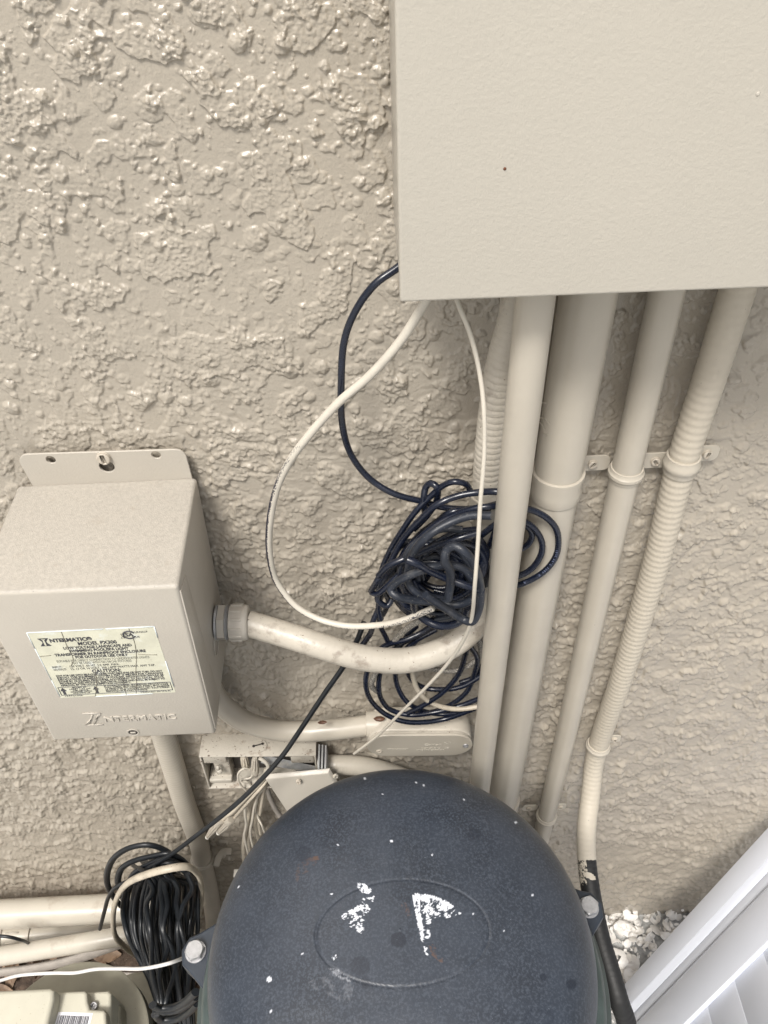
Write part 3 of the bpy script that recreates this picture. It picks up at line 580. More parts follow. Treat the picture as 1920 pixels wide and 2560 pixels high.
# conduit out of the junction box to the right
t = thing('ribbed_conduit', P(830, 1905, 0), 'short beige conduit leaving the right end of the open junction box behind the lid', 'conduit')
C8 = spline([P(812, 1912, .022), P(850, 1912, .022), P(900, 1915, .022), P(960, 1928, .024), P(1020, 1950, .028), P(1080, 1990, .03)], .0011)
mesh('tube', *sweep(C8, .0134, 28, ribs=(.0055, .0002))[:2], 'pipe_paint', t)
b = MB(); 
for k in range(3): b.add(*obox(P(800+k*8, 1905, .030), (1, 0, 0), (0, 1, 0), (0, 0, 1), .0024, .034, .034-.002*k, .0006))
b.add(*lathe([(.012, 0), (.0145, .0005), (.0145, .008), (.0135, .009)], P(795, 1907, .026), (1, 0, 0), 24), 1); b.build('connector', ['grille_grey', 'gland_grey'], t, sharp=40)

# ------------------------------------------------------------------ open junction box
t = thing('junction_box', P(640, 1930, 0), 'open dirty beige junction box full of wires under the transformer box', 'junction box')
x0, x1 = -.2575, -.1045; zt_, zb_ = .7105, .6195; dd = .033; th_ = .0022
tilt = (P(789, 1888, dd)[2]-P(497, 1891, dd)[2])/(x1-x0)
sh_ = lambda V: np.stack([V[:, 0]-(V[:, 2]-.71)*-.045, V[:, 1], V[:, 2]+(V[:, 0]-x0)*tilt], 1)
b = MB()
for q in ((x0, x1, -dd, .002, zt_-th_, zt_), (x0, x1, -dd, .002, zb_, zb_+th_), (x0, x0+th_, -dd+.0003, .002, zb_+th_, zt_-th_), (x1-th_, x1, -dd+.0003, .002, zb_+th_, zt_-th_)):
    V, Fc = box(*q, .0006, 2); b.add(sh_(V), Fc)
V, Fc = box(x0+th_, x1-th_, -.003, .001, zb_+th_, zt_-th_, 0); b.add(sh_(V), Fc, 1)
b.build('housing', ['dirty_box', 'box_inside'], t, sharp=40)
b = MB()
for q in ((x0+.003, x0+.034, -dd+.002, -.004, .688, .7085), (x0+.012, x0+.034, -dd+.010, -.004, .640, .689), (x0+.003, x0+.034, -dd+.002, -.004, .632, .641), (x1-.034, x1-.003, -dd+.002, -.004, .686, .7083)):
    b = MB(); V, Fc = box(*q, .002, 3); b.add(sh_(V), Fc); b.build('screw_boss', 'dirty_box', t, sharp=40)
b = MB(); c = B(288, 440, .030); b.add(*lathe([(.0040, -.001), (.0040, .002), (.0022, .0035), (.0012, .004)], c, (0, -1, 0), 16)); b.add(*lathe([(.0022, 0), (.0022, .010)], c+np.array([-.001, 0, .002]), (0, 0, 1), 10)); b.build('screw_post', 'dirty_box', t)
c = B(680, 160, .018); kc = MB(); ctop = np.array([c[0], -.019, zt_+.0002+(c[0]-x0)*tilt])
kc.add(*sweep(np.array([ctop+[.0115*math.cos(a), .0095*math.sin(a), 0] for a in np.linspace(0, 2*PI, 40)]), .0005, 6, cap=False)[:2])
kc.build('knockout', 'dirty_box', t)
b = MB(); b.add(*sweep(np.array([ctop+[-.006, .0005, 0.0004], ctop+[.0055, .0035, .0004]]), .0008, 6)[:2]); b.add(*lathe([(.0019, 0), (.0019, .0007)], ctop+[-.006, .0005, 0], (0, 0, 1), 12)); b.add(*lathe([(.0017, 0), (.0017, .0007)], ctop+[.0055, .0035, 0], (0, 0, 1), 12)); b.build('pry_slot', 'dark_hole', t)
# metal strip across, cover plate hanging askew
b = MB(); a0 = B(840, 345, .024); a1 = B(1240, 430, .026); X_ = (a1-a0)/np.linalg.norm(a1-a0); Yv = np.cross(X_, [0, -1, .3]); Yv /= np.linalg.norm(Yv); b.add(*obox((a0+a1)/2, X_, Yv, np.cross(X_, Yv), np.linalg.norm(a1-a0)+.03, .015, .001, .0003)); b.build('metal_strap', 'zinc', t, sharp=40)
t = thing('cover_plate', B(1100, 700, .05), 'square beige blank cover plate with one screw, hanging askew off the open junction box', 'cover plate')
pa = P(657, 1936, .046); pb = P(825, 1920, .046); pc = P(838, 1956, .052); pe = P(708, 2040, .062)
X_ = (pb-pa); Lw = np.linalg.norm(X_); X_ /= Lw; Dn = (pe-pa); Dn = Dn-X_*(Dn@X_); Dn /= np.linalg.norm(Dn); Nn = np.cross(X_, Dn); Nn = Nn if Nn[1] < 0 else -Nn
Lh = .115; cc = pa+X_*Lw/2+Dn*Lh/2; shx = .18
V, Fc = hexa([cc+X_*(a*Lw/2)+Dn*(c_*Lh/2)+X_*(c_+1)*Lh/2*shx+Nn*k for k, q in ((0, 0), (.0055, 1)) for a, c_ in (((-1, 1), (1, 1), (1, -1), (-1, -1)) if not q else ((-.93, .93), (.93, .93), (.93, -.93), (-.93, -.93)))], .0008, 2)
mesh('plate', V, Fc, 'box_paint', t, sharp=30)
q = pa+X_*Lw*.5; q = B(1105, 548, .056); screw('screw', q+Nn*.001, Nn, .0036, 'painted_screw', t, cross=True, h=.0022)
screw('screw', B(1487, 498, .050), (.5, -1, .2), .0035, 'pipe_paint_pale', t, h=.002)
# wires out of the box
t = thing('wire_bundle', B(600, 900, 0), 'bundle of thin paint covered wires with wire nuts drooping out of the junction box', 'wires')
def wr(pts, r, m='wire_paint', d0=.03, d1=.05, name='wire', par=None):
    n = len(pts); r *= 1.25; tube(name, [B(x, y, d0+(d1-d0)*min(1, k/(n*.5))) for k, (x, y) in enumerate(pts)], r, m, par or t, seg=8, step=.003)
wr([(770, 420), (745, 520), (640, 640), (540, 740), (430, 860), (310, 950)], .0026)
wr([(790, 480), (760, 560), (650, 690), (560, 790), (440, 930)], .0021)
wr([(780, 500), (740, 570), (640, 690), (550, 790), (420, 935)], .0018, d1=.045)
wr([(770, 580), (700, 590), (610, 690), (555, 780), (550, 900), (562, 1000), (542, 1110), (565, 1230), (590, 1330)], .0016, 'cream_cable', d1=.056)
wr([(780, 590), (700, 680), (650, 800), (625, 950), (605, 1050), (612, 1150), (640, 1260)], .0015, 'cream_cable', d1=.054)
wr([(720, 700), (660, 820), (680, 920), (720, 1000), (755, 1090), (770, 1150)], .0013, 'cream_cable', d1=.052)
wr([(760, 500), (640, 690), (600, 850), (570, 1000), (545, 1130), (535, 1250), (545, 1400)], .0028, d1=.040)
wr([(770, 520), (690, 650), (630, 800), (600, 950), (580, 1100), (600, 1280), (640, 1400)], .0030, d1=.036)
wr([(770, 560), (720, 700), (690, 850), (665, 1000), (690, 1130), (720, 1250)], .0030, d1=.034)
wr([(775, 560), (735, 700), (710, 850), (690, 960), (710, 1100)], .0020, d1=.042)
wr([(775, 620), (815, 740), (870, 850), (930, 930), (1000, 1010)], .0030, 'grey_hose', d1=.034)
wr([(600, 430), (540, 420), (485, 460), (478, 530), (505, 590), (560, 650)], .0011, 'cream_cable', .030, .036)
wr([(640, 460), (600, 520), (520, 530), (500, 545), (560, 555), (610, 590)], .0011, 'cream_cable', .026, .030)
wr([(700, 310), (760, 350), (790, 400), (740, 500)], .0022, 'cream_cable', .030, .034)
def nut(p0, p1, r0_, r1_, m='nut', tip=True):
    p0 = np.array(p0); p1 = np.array(p1); L = np.linalg.norm(p1-p0); b = MB()
    def fn(r, h, th): return r+(r*.16*np.clip(np.cos(th*9)*2, -1, 1) if L*.3 < h < L*.92 else 0*th)
    b.add(*lathe([(r0_*.75, 0), (r0_, .0004), (r0_*1.02, L*.22), (r0_*.95, L*.28), (r0_*.93, L*.31), (r1_*1.05, L*.9), (r1_, L*.93), (r1_*.8, L)], p0, p1-p0, 72, fn)); o = b.build('wire_nut', m, t, sharp=60)
    if tip: b = MB(); b.add(*lathe([(r1_*1.02, 0), (r1_*1.02, .0015), (r1_*.7, .0028)], p1-(p1-p0)/L*.0012, p1-p0, 14)); b.build('tip', 'nut_tip', o)
nut(B(300, 950, .052), B(158, 1135, .058), .0060, .0031); nut(B(412, 945, .054), B(272, 1092, .060), .0060, .0031)
nut(B(655, 455, .028), B(655, 300, .028), .0056, .0036, tip=False); nut(B(560, 400, .022), B(535, 290, .022), .0056, .0040, 'wire_paint', False)
b = MB(); b.add(*obox(B(478, 1530, .055), (1, 0, 0), (0, 1, 0), (0, 0, 1), .011, .012, .022, .001)); b.build('terminal', 'nut_tip', t)

# ------------------------------------------------------------------ cords
# upper tangle of navy cord
t = thing('cord_tangle', A(650, 900, 0), 'tangled coil of dark navy blue cord hanging behind the front conduit', 'cord coil')
def cr_(pts, d, r=.0030, m='navy_cord', d2=None, name='strand', ruf=.4):
    d2 = d if d2 is None else d2; n = len(pts)
    q = [A(x, y, (d+(d2-d)*k/(n-1))+ruf*.008*math.sin(k*1.7+pts[0][0])) for k, (x, y) in enumerate(pts)]
    return tube(name, q, r, m, t, seg=12, step=.003)
f2 = lambda L: [((x*1.1573-860)/.3617, (y*1.1573-1150)/.3616) for x, y in L]
cr_(f2([(880, 560), (858, 579), (812, 612), (770, 668), (744, 735), (737, 830), (740, 920), (760, 985), (800, 1035), (850, 1066), (915, 1084)])+[(700, 330), (900, 335), (1080, 300)], .035, .0028, d2=.055, name='feed_strand')
OUTER = cr_([(1000, 600), (1130, 360), (1260, 338), (1380, 385), (1460, 465), (1482, 560), (1462, 670), (1390, 765), (1280, 835), (1170, 872), (1000, 860), (900, 800)], .0595, ruf=.05)
cr_([(1100, 222), (1040, 218), (950, 222), (800, 245), (650, 305), (520, 420), (400, 560), (310, 730), (250, 850), (237, 950), (240, 1020), (200, 1120), (190, 1180), (140, 1260), (40, 1380)], .075, d2=.055)
cr_([(900, 560), (1100, 420), (1240, 425), (1320, 480), (1370, 580), (1350, 680), (1280, 765), (1180, 812), (1000, 860)], .0575, ruf=.05)
cr_([(1080, 300), (1250, 440), (1300, 510), (1270, 585), (1200, 620), (1050, 600)], .0545, ruf=.05)
cr_([(1080, 312), (1000, 322), (900, 335), (750, 385), (600, 475), (450, 625), (330, 770), (250, 880), (235, 970), (300, 1010), (330, 960)], .070)
cr_([(872, 210), (840, 165), (760, 150), (680, 180), (600, 250), (500, 350), (400, 490), (310, 640), (255, 790), (270, 900), (305, 970), (280, 1050), (245, 1110), (300, 1250)], .060, .0027, d2=.048)
cr_([(560, 360), (552, 260), (565, 190), (600, 160), (640, 185), (645, 260), (620, 320), (560, 400), (480, 480)], .052)
cr_([(1010, 330), (870, 340), (740, 360), (640, 430), (520, 520), (420, 640), (330, 790), (240, 1000), (255, 1100)], .062)
cr_([(1020, 385), (880, 385), (740, 430), (600, 510), (500, 610), (448, 740), (445, 850), (500, 915), (600, 950), (680, 965)], .105, .0036, 'dusty_cord')
cr_([(930, 500), (780, 545), (640, 590), (520, 640), (400, 690), (310, 730), (240, 800)], .088, .0031)
cr_([(910, 480), (780, 500), (660, 560), (560, 620), (480, 660), (400, 720), (395, 830), (440, 930), (560, 985)], .080, .0030)
cr_([(400, 690), (300, 745), (245, 810), (215, 860), (190, 915), (230, 925), (300, 870), (400, 770), (520, 700)], .082, .0029)
cr_([(900, 960), (800, 1000), (620, 980), (480, 968), (360, 940), (322, 900), (360, 850), (460, 795), (600, 745), (740, 728), (830, 755), (890, 830), (905, 950)], .112, .0037, 'dusty_cord')
cr_([(720, 960), (735, 860), (730, 760), (695, 690), (710, 620), (770, 595), (840, 640), (905, 740), (942, 880), (935, 1020), (885, 1118), (830, 1105), (740, 1050), (640, 985), (560, 930)], .125, .0037, 'dusty_cord')
cr_([(440, 690), (500, 715), (600, 770), (720, 820), (850, 870), (960, 905)], .120, .0034)
cr_([(480, 960), (495, 1040), (560, 1105), (650, 1145), (750, 1140), (820, 1100), (850, 1020)], .095, .0038)
cr_([(880, 940), (780, 975), (700, 1030), (620, 1050), (560, 1090), (450, 1155), (350, 1250), (290, 1350), (215, 1480), (190, 1560), (230, 1600)], .064, .0031, 'frosted_cord', d2=.05)
cr_([(940, 560), (980, 640), (960, 720), (900, 760), (830, 700), (860, 620)], .070, .0040)
cr_([(860, 560), (930, 660), (985, 760), (970, 860)], .062, .0040, 'dusty_cord')
cr_([(640, 480), (560, 560), (470, 700), (400, 860), (420, 960), (560, 1010), (700, 1000)], .066)
cr_([(820, 480), (660, 480), (560, 540), (470, 600), (420, 700)], .090, .0033, 'dusty_cord')
rg = random.Random(5)
for k in range(22):       # the deep, half hidden turns
    cx, cy = 640+rg.uniform(-90, 90), 820+rg.uniform(-100, 100); rx, ry = rg.uniform(150, 290), rg.uniform(130, 240); a0 = rg.uniform(0, 6); tl = rg.uniform(-.7, .7)
    pts = []
    for q in range(10):
        a = a0+q*.62; px = rx*math.cos(a); py = ry*math.sin(a); pts.append((cx+px*math.cos(tl)-py*math.sin(tl), cy+px*math.sin(tl)+py*math.cos(tl)))
    cr_(pts, rg.uniform(.045, .075), .0030, rg.choice(['navy_cord', 'navy_cord', 'navy_cord', 'dusty_cord']))
# lower lobe, below the sweeping ribbed conduit
cr_([(620, 1130), (540, 1190), (430, 1240), (290, 1280), (200, 1370), (158, 1470), (152, 1570), (200, 1680), (300, 1765), (400, 1805), (520, 1815), (700, 1790), (950, 1700)], .052)
cr_([(560, 1180), (450, 1240), (330, 1310), (260, 1430), (240, 1560), (262, 1660), (330, 1730), (450, 1762), (620, 1745), (800, 1700), (960, 1640)], .048)
cr_([(640, 1170), (480, 1260), (390, 1370), (355, 1470), (368, 1560), (415, 1650), (500, 1715), (640, 1755), (800, 1745), (960, 1690)], .046)
cr_([(760, 1200), (840, 1290), (830, 1380), (780, 1500), (680, 1610), (560, 1690), (440, 1750)], .050)
cr_([(850, 1260), (920, 1370), (900, 1480), (850, 1600), (740, 1690), (600, 1745), (450, 1760)], .044)
cr_([(520, 1220), (430, 1350), (440, 1460), (490, 1540), (580, 1580), (720, 1585), (830, 1560), (950, 1490)], .044)
cr_([(480, 1380), (560, 1425), (660, 1452), (770, 1455), (860, 1420), (935, 1360), (935, 1260), (880, 1190), (800, 1150)], .040, .0032, 'frosted_cord')
cr_([(900, 1180), (950, 1280), (960, 1420), (900, 1500), (800, 1540)], .036)
cr_([(500, 1150), (440, 1210), (400, 1270), (310, 1350), (250, 1470)], .040)
def cordtext(strand, pts, d, r, s_, size=.0030):
    C = spline([A(x, y, d) for x, y in pts], .0005); L = np.concatenate([[0], np.cumsum(np.linalg.norm(np.diff(C, axis=0), axis=1))]); b = MB(); at = .002
    for ch in s_:
        i = int(np.searchsorted(L, at)); 
        if i >= len(C)-2: break
        if ch != ' ':
            T = C[i+1]-C[i-1]; T /= np.linalg.norm(T); v = CAM-C[i]; v -= T*(v@T); v /= np.linalg.norm(v); U = np.cross(v, T)
            V, Fc = text(ch, size, C[i]+v*(r+.0001)-U*size*.35, T, U, .0001, 'CENTER'); b.add(V, Fc)
        at += size*.85
    b.build('cord_printing', 'cord_print', strand, smooth=False)
cordtext(OUTER, [(1475, 600), (1462, 670), (1390, 765), (1280, 835), (1170, 872)], .0595, .0031, '105C 60\u00b0C 300V VW-1 CSA')
# thin black drop cord going to the hank
f3 = [(862, 1330), (838, 1420), (810, 1500), (790, 1580), (740, 1700), (690, 1790), (600, 1895), (520, 1995), (480, 2045), (425, 2095), (380, 2130), (330, 2180), (285, 2230), (266, 2280), (252, 2322)]
f3 = [(910, 1555)]+[(x*1.1573, y*1.1573) for x, y in ((775, 1375), (748, 1430), (700, 1500), (660, 1560), (640, 1590), (612, 1630), (570, 1678), (520, 1728), (470, 1770), (420, 1808), (375, 1842), (330, 1870))]+[(325, 2200), (290, 2218), (272, 2242), (262, 2275), (250, 2322)]
q = [P(x, y, d) for (x, y), d in zip(f3, np.interp(np.arange(len(f3)), [0, 4, 12, 16], [.045, .075, .12, .12]))]
o = tube('drop_cord', q, .0030, 'lamp_cord', None, q[-1], seg=10); tag(o, 'thin black cord slanting from the navy tangle past the junction box to the lower hank', 'cord')
# beige painted cord looping from panel
f4 = [(930, 630), (915, 657), (870, 730), (800, 810), (735, 866), (680, 925), (630, 990), (600, 1050), (583, 1130), (583, 1200), (600, 1260), (640, 1310), (690, 1338), (750, 1352), (820, 1350), (870, 1340), (935, 1314)]
q = [P(x*1.1573, y*1.1573, d) for (x, y), d in zip(f4, np.interp(np.arange(len(f4)), [0, 4, 10, 16], [.07, .06, .05, .10]))]
C = spline(q, .0022); r_ = np.interp(np.linspace(0, 1, len(C)), [0, .5, 1], [.0034, .0033, .0030]); V, Fc, N = sweep(C, r_, 16)
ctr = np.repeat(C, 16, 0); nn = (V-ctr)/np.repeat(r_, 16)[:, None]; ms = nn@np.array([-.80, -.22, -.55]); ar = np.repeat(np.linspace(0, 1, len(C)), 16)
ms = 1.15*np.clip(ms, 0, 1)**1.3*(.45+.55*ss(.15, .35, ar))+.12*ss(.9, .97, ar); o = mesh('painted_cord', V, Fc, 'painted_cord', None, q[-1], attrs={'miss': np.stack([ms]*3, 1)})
tag(o, 'cord overpainted beige with black showing through, looping left from the panel into the tangle', 'cord')
f5 = [(985, 640), (992, 662), (1015, 720), (1035, 800), (1045, 880), (1046, 980), (1038, 1080), (1032, 1180), (1026, 1260), (1018, 1340), (1000, 1385), (970, 1430), (925, 1480), (870, 1535), (815, 1590), (765, 1628)]
q = [P(x*1.1573, y*1.1573, d) for (x, y), d in zip(f5, np.interp(np.arange(len(f5)), [0, 3, 8, 10, 15], [.08, .09, .14, .12, .07]))]
o = tube('thin_cable', q, .0017, 'cream_cable', None, q[-1], seg=10); tag(o, 'thin pale beige cable dropping from the panel over the navy tangle to the oval fitting', 'cable')
q = [A(x, y, .052) for x, y in ((470, 1420), (478, 1500), (510, 1590), (580, 1665), (690, 1710), (800, 1722), (960, 1700))]
o = tube('short_cable', q, .0030, 'cream_dirty_cable', None, q[3], seg=10); tag(o, 'short beige cable looped among the lower turns of the navy tangle', 'cable')

# ------------------------------------------------------------------ left pipes
GL = 'horizontal pipes at the foot of the wall'
o = mesh('drain_pipe', *sweep(spline([P(-260, 2300, .05), P(0, 2286, .05), P(290, 2271, .05), P(400, 2265, .05)]), .0240, 36)[:2], 'pipe_paint_pale', None, P(0, 2290, .05)); tag(o, 'thickest pale beige pipe lying along the foot of the wall, highest of the three', 'pipe', GL)
t = thing('drain_pipe', P(60, 2345, .085), 'middle pale beige pipe with a slotted coupling, between the thickest and the slanting one', 'pipe', GL)
Cq = spline([P(-200, 2352, .075), P(0, 2342, .075), P(290, 2322, .06), P(400, 2314, .05)]); mesh('tube', *sweep(Cq, .0170, 32)[:2], 'pipe_paint', t)
ia = near(Cq, P(78, 2338, .072)); ax_ = Cq[ia-5]-Cq[ia+5]; b = MB()
b.add(*lathe([(.017, 0), (.0205, .0005), (.0208, .004), (.0205, .044), (.0235, .046), (.0235, .053), (.0205, .055), (.0205, .12)], Cq[ia], ax_, 36)); b.build('coupling', 'pipe_paint', t, sharp=45)
for y_ in (2331, 2357): b = MB(); b.add(*sweep(np.array([P(14, y_+2, .0975), P(46, y_, .0972)]), .0013, 6)[:2]); b.build('slot', 'pipe_paint_dirty', t)
o = mesh('drain_pipe', *sweep(spline([P(-200, 2425, .12), P(0, 2391, .12), P(160, 2365, .115), P(320, 2338, .105), P(410, 2322, .09)]), .0150, 32)[:2], 'pipe_paint_pale', None, P(0, 2391, .12)); tag(o, 'slanting pale beige pipe, lowest of the three at the foot of the wall', 'pipe', GL)
q = [P(-60, 2436, .10), P(60, 2424, .10), P(170, 2403, .10), P(280, 2366, .10), P(330, 2350, .09)]
o = tube('flat_hose', q, .013, 'grey_hose', None, q[0], seg=16, flat=.5); tag(o, 'wrinkled flattened grey hose lying under the slanting pipe', 'hose')
o = tube('black_stub_wire', [P(-40, 2338, .11), P(20, 2342, .115), P(50, 2349, .115), P(80, 2362, .105)], .0026, 'lamp_cord', None, P(0, 2340, .12), seg=8); tag(o, 'short black wire crossing the slotted coupling of the middle pipe', 'wire')

# ------------------------------------------------------------------ hank of black lamp cord
t = thing('cord_hank', K(1250, 1500, .12), 'long hank of flat black cord bunched upright left of the dark blue lid', 'cord hank')
rg = random.Random(3)
xl = lambda y, k: np.interp(y, [330, 430, 560, 700, 850, 1000, 1200, 1400, 1560], [1040, 965, 915, 905, 935, 1010, 1110, 1175, 1180])
xr = lambda y, k: np.interp(y, [330, 430, 560, 700, 850, 1000, 1200, 1400, 1560], [1370, 1450, 1475, 1475, 1470, 1450, 1430, 1430, 1440])
NS = 34
for layer, nst, dbase in ((0, 13, .085), (1, 13, .102), (2, 14, .120)):
    for k in range(nst):
        f_ = (k+.5)/nst+rg.uniform(-.03, .03); f_ = min(.99, max(.01, f_)); g_ = f_+rg.uniform(-.22, .22); g_ = min(.98, max(.02, g_)); pts = []
        ytop = 300+90*(abs(f_-.5)*2)**2+layer*26+rg.uniform(-10, 25)
        xt = 1150+(f_-.5)*230
        dz = dbase+.012*math.sin(f_*PI)
        pts.append(K(xt+rg.uniform(-80, 80), ytop-12, dz-.02)); pts.append(K(xt+(f_-.5)*60, ytop+35, dz+.004))
        for y in (460, 580, 720, 860, 1000, 1180, 1360, 1520, 1640):
            fy = f_+(g_-f_)*ss(500, 1500, np.array(float(y))); x = xl(y, 0)*(1-fy)+xr(y, 0)*fy+rg.uniform(-4, 4)
            pts.append(K(x, y, dz+rg.uniform(-.003, .003)+.15*ss(500, 1640, np.array(float(y)))*1.0))
        C = spline(pts, .005); V, Fc, _ = sweep(C, .0029, 10, twin=.3, up0=(math.sin(k*2.3+layer)*.4, -1, 0)); mesh('strand', V, Fc, 'lamp_cord', t)
for k in range(5):
    xa, xb = rg.uniform(960, 1440), rg.uniform(1020, 1440); pts = [K(xa+rg.uniform(-60, 60), 400, .13)]
    for q_, y in enumerate((500, 640, 800, 960, 1150, 1350, 1560)):
        f_ = q_/6; pts.append(K(xa*(1-f_)+max(1190, min(1430, xb))*f_+rg.uniform(-35, 35)*(q_ < 5), y, .138+.15*ss(500, 1640, np.array(float(y)))))
    tube('strand', pts, .0030, 'lamp_cord', t, seg=10, twin=.3, step=.005)
for pts, d in (([(900, 640), (855, 590), (800, 490), (797, 380), (860, 265), (980, 200), (1100, 185), (1200, 212), (1290, 275), (1350, 340)], .10), ([(920, 600), (885, 520), (875, 430), (910, 350), (1000, 300), (1130, 268), (1250, 250), (1340, 290), (1400, 360), (1450, 470)], .105), ([(950, 480), (1000, 390), (1100, 330), (1220, 290), (1330, 330), (1420, 430), (1462, 560)], .112), ([(940, 520), (1010, 430), (1130, 350), (1260, 320), (1380, 370), (1440, 480)], .118), ([(1000, 520), (1080, 450), (1200, 380), (1330, 360), (1400, 420), (1430, 560)], .12), ([(900, 560), (980, 470), (1060, 420), (1180, 370), (1300, 380)], .115)):
    tube('strand', [K(x, y, d) for x, y in pts], .0036, 'lamp_cord', t, seg=10, twin=.3)
for pts in ([(1130, 1370), (1190, 1395), (1290, 1385), (1380, 1340), (1450, 1275)], [(1150, 1440), (1200, 1482), (1300, 1475), (1400, 1420), (1460, 1360)], [(1150, 1400), (1210, 1415), (1300, 1410), (1380, 1370), (1450, 1310)]):
    tube('wrap', [K(x, y, .292) for x, y in pts], .0042, 'lamp_cord', t, seg=10, twin=.3)
q = [K(x, y, d) for x, y, d in ((1070, 1040, .10), (1010, 1005, .115), (920, 935, .13), (855, 860, .135), (838, 720, .135), (870, 570, .138), (950, 465, .145), (1080, 405, .15), (1240, 362, .15), (1370, 345, .145), (1455, 390, .135), (1490, 480, .12), (1490, 600, .10), (1475, 700, .085))]
o = tube('cable_tie_cord', q, .0038, 'cream_dirty_cable', None, q[0], seg=12, twin=.35, up0=(0, 0, 1)); tag(o, 'flat grubby beige cord looped around the top of the black hank', 'cord')

# ------------------------------------------------------------------ filter tank with the dark blue lid
tc_ = np.array([.0, -.330, G]); t = thing('filter_tank', tc_, 'big round tank with a domed dark blue lid carrying painted white sky glints and specks', 'filter tank')
DX, DY, DZ, DR, DH = -.002, -.327, .886, .1690, .066
nr, na = 230, 560; rr = np.concatenate([np.linspace(0.002, .9, 150), np.linspace(.9, 1, 81)[1:]]); rr = np.concatenate([rr[:-1], 1-((1-rr[-1])+np.array([0.]))])
rr = np.clip(rr, 0, 1); th = np.arange(na)*2*PI/na
hz = DH*(1-rr**3.0)**(1/2.0)
hz = .30*DH*(1-rr**2)+.70*DH*(1-rr**6)**.5+.0
RR = DR*rr
prof = list(zip(RR, hz)); prof += [(DR+.0006, -.002), (DR+.0008, -.006), (DR+.0004, -.016), (DR+.003, -.019), (DR+.0035, -.024), (DR+.001, -.028), (DR-.012, -.030)]
V = np.concatenate([np.stack([DX+r*np.cos(th), DY+r*np.sin(th), np.full(na, DZ+h)], 1) for r, h in prof])
npf = len(prof)
# oval badge groove
loc2 = V-np.array([DX, DY, 0]); bx_, by_ = DX+.002, DY-.001
el = np.sqrt(((V[:, 0]-bx_)/.0715)**2+((V[:, 1]-by_)/.0405)**2); dd_ = np.abs(el-1)*.058; top = np.repeat(np.arange(npf), na) < len(rr)
V[:, 2] -= np.where(top, .0009*np.exp(-(dd_/.0007)**2), 0)
nz = fbm(V[:, 0]*30, V[:, 1]*30, 4, 3); V[:, 2] += np.where(top, .0003*nz, 0)
i = np.arange(npf-1)[:, None]*na; j = np.arange(na)[None]; Q = np.stack([i+j, i+na+j, i+na+(j+1) % na, i+(j+1) % na], -1).reshape(-1, 4)
cidx = len(V); V = np.concatenate([V, [[DX, DY, DZ+hz[0]+.0005]]])
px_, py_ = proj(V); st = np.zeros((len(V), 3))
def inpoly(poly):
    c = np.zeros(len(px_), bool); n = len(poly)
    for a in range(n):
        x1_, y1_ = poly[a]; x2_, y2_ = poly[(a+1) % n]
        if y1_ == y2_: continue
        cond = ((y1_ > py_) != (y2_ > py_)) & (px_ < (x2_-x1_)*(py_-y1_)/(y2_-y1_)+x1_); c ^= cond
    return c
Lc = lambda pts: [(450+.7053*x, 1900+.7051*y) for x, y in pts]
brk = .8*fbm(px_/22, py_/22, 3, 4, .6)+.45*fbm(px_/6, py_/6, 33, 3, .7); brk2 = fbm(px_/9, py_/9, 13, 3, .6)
def add_glint_stain(pts, thr, ch=0, amt=1., nz=brk, soft=.05):
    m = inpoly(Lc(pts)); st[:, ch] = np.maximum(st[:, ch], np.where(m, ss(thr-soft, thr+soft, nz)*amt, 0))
add_glint_stain([(822, 475), (850, 472), (900, 482), (945, 500), (972, 520), (950, 535), (905, 520), (850, 492), (852, 540), (862, 600), (864, 650), (855, 640), (845, 590), (832, 530)], -.28)  # white patches near the badge: sky glints painted as lid colour
add_glint_stain([(850, 490), (930, 510), (1000, 545), (950, 560), (880, 560), (858, 540)], .12)
add_glint_stain([(855, 560), (890, 560), (885, 640), (868, 690), (862, 640)], .28)
add_glint_stain([(572, 555), (585, 540), (620, 530), (650, 490), (682, 486), (660, 505), (635, 540), (625, 570), (600, 575), (595, 560), (580, 566)], -.12)
add_glint_stain([(590, 540), (690, 480), (670, 540), (650, 620), (600, 590)], .22)
add_glint_stain([(615, 430), (640, 425), (680, 460), (670, 475), (640, 470), (620, 460)], .05)
add_glint_stain([(525, 480), (540, 470), (540, 490), (530, 495)], .2)
add_glint_stain([(455, 790), (560, 730), (620, 790), (600, 870), (540, 840), (480, 815)], .15, 0, .07, brk, .3)
add_glint_stain([(520, 735), (570, 745), (610, 790), (560, 770)], .12, 0, .30, brk, .25)
add_glint_stain([(535, 700), (552, 690), (560, 700), (545, 708)], -.2)
add_glint_stain([(306, 776), (320, 768), (328, 782), (312, 790)], -.3)
add_glint_stain([(400, 440), (420, 370), (460, 345), (495, 340), (480, 370), (450, 400), (430, 430)], .12, 1, .45)
add_glint_stain([(470, 345), (490, 338), (492, 352), (476, 358)], -.4, 1, .9)
add_glint_stain([(880, 650), (900, 655), (935, 710), (925, 720), (890, 690)], .0, 1, .8); add_glint_stain([(780, 510), (800, 505), (820, 550), (805, 555)], .15, 1, .6)
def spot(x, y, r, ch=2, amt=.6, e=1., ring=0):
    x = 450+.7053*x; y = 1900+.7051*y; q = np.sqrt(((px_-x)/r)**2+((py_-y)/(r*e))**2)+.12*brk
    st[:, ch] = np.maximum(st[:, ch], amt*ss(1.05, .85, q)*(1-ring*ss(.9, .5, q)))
for a in ((438, 332, 21, 2, .40), (1045, 265, 20, 2, .40, .8), (775, 637, 21, 2, .75), (640, 730, 26, 2, .6), (655, 790, 10, 2, .6, 2.), (1287, 768, 10, 2, .7), (1386, 795, 14, 2, .75), (1270, 915, 42, 2, .5, .6, .8), (1386, 685, 6, 2, .5), (1270, 690, 7, 2, .4)): spot(*a)
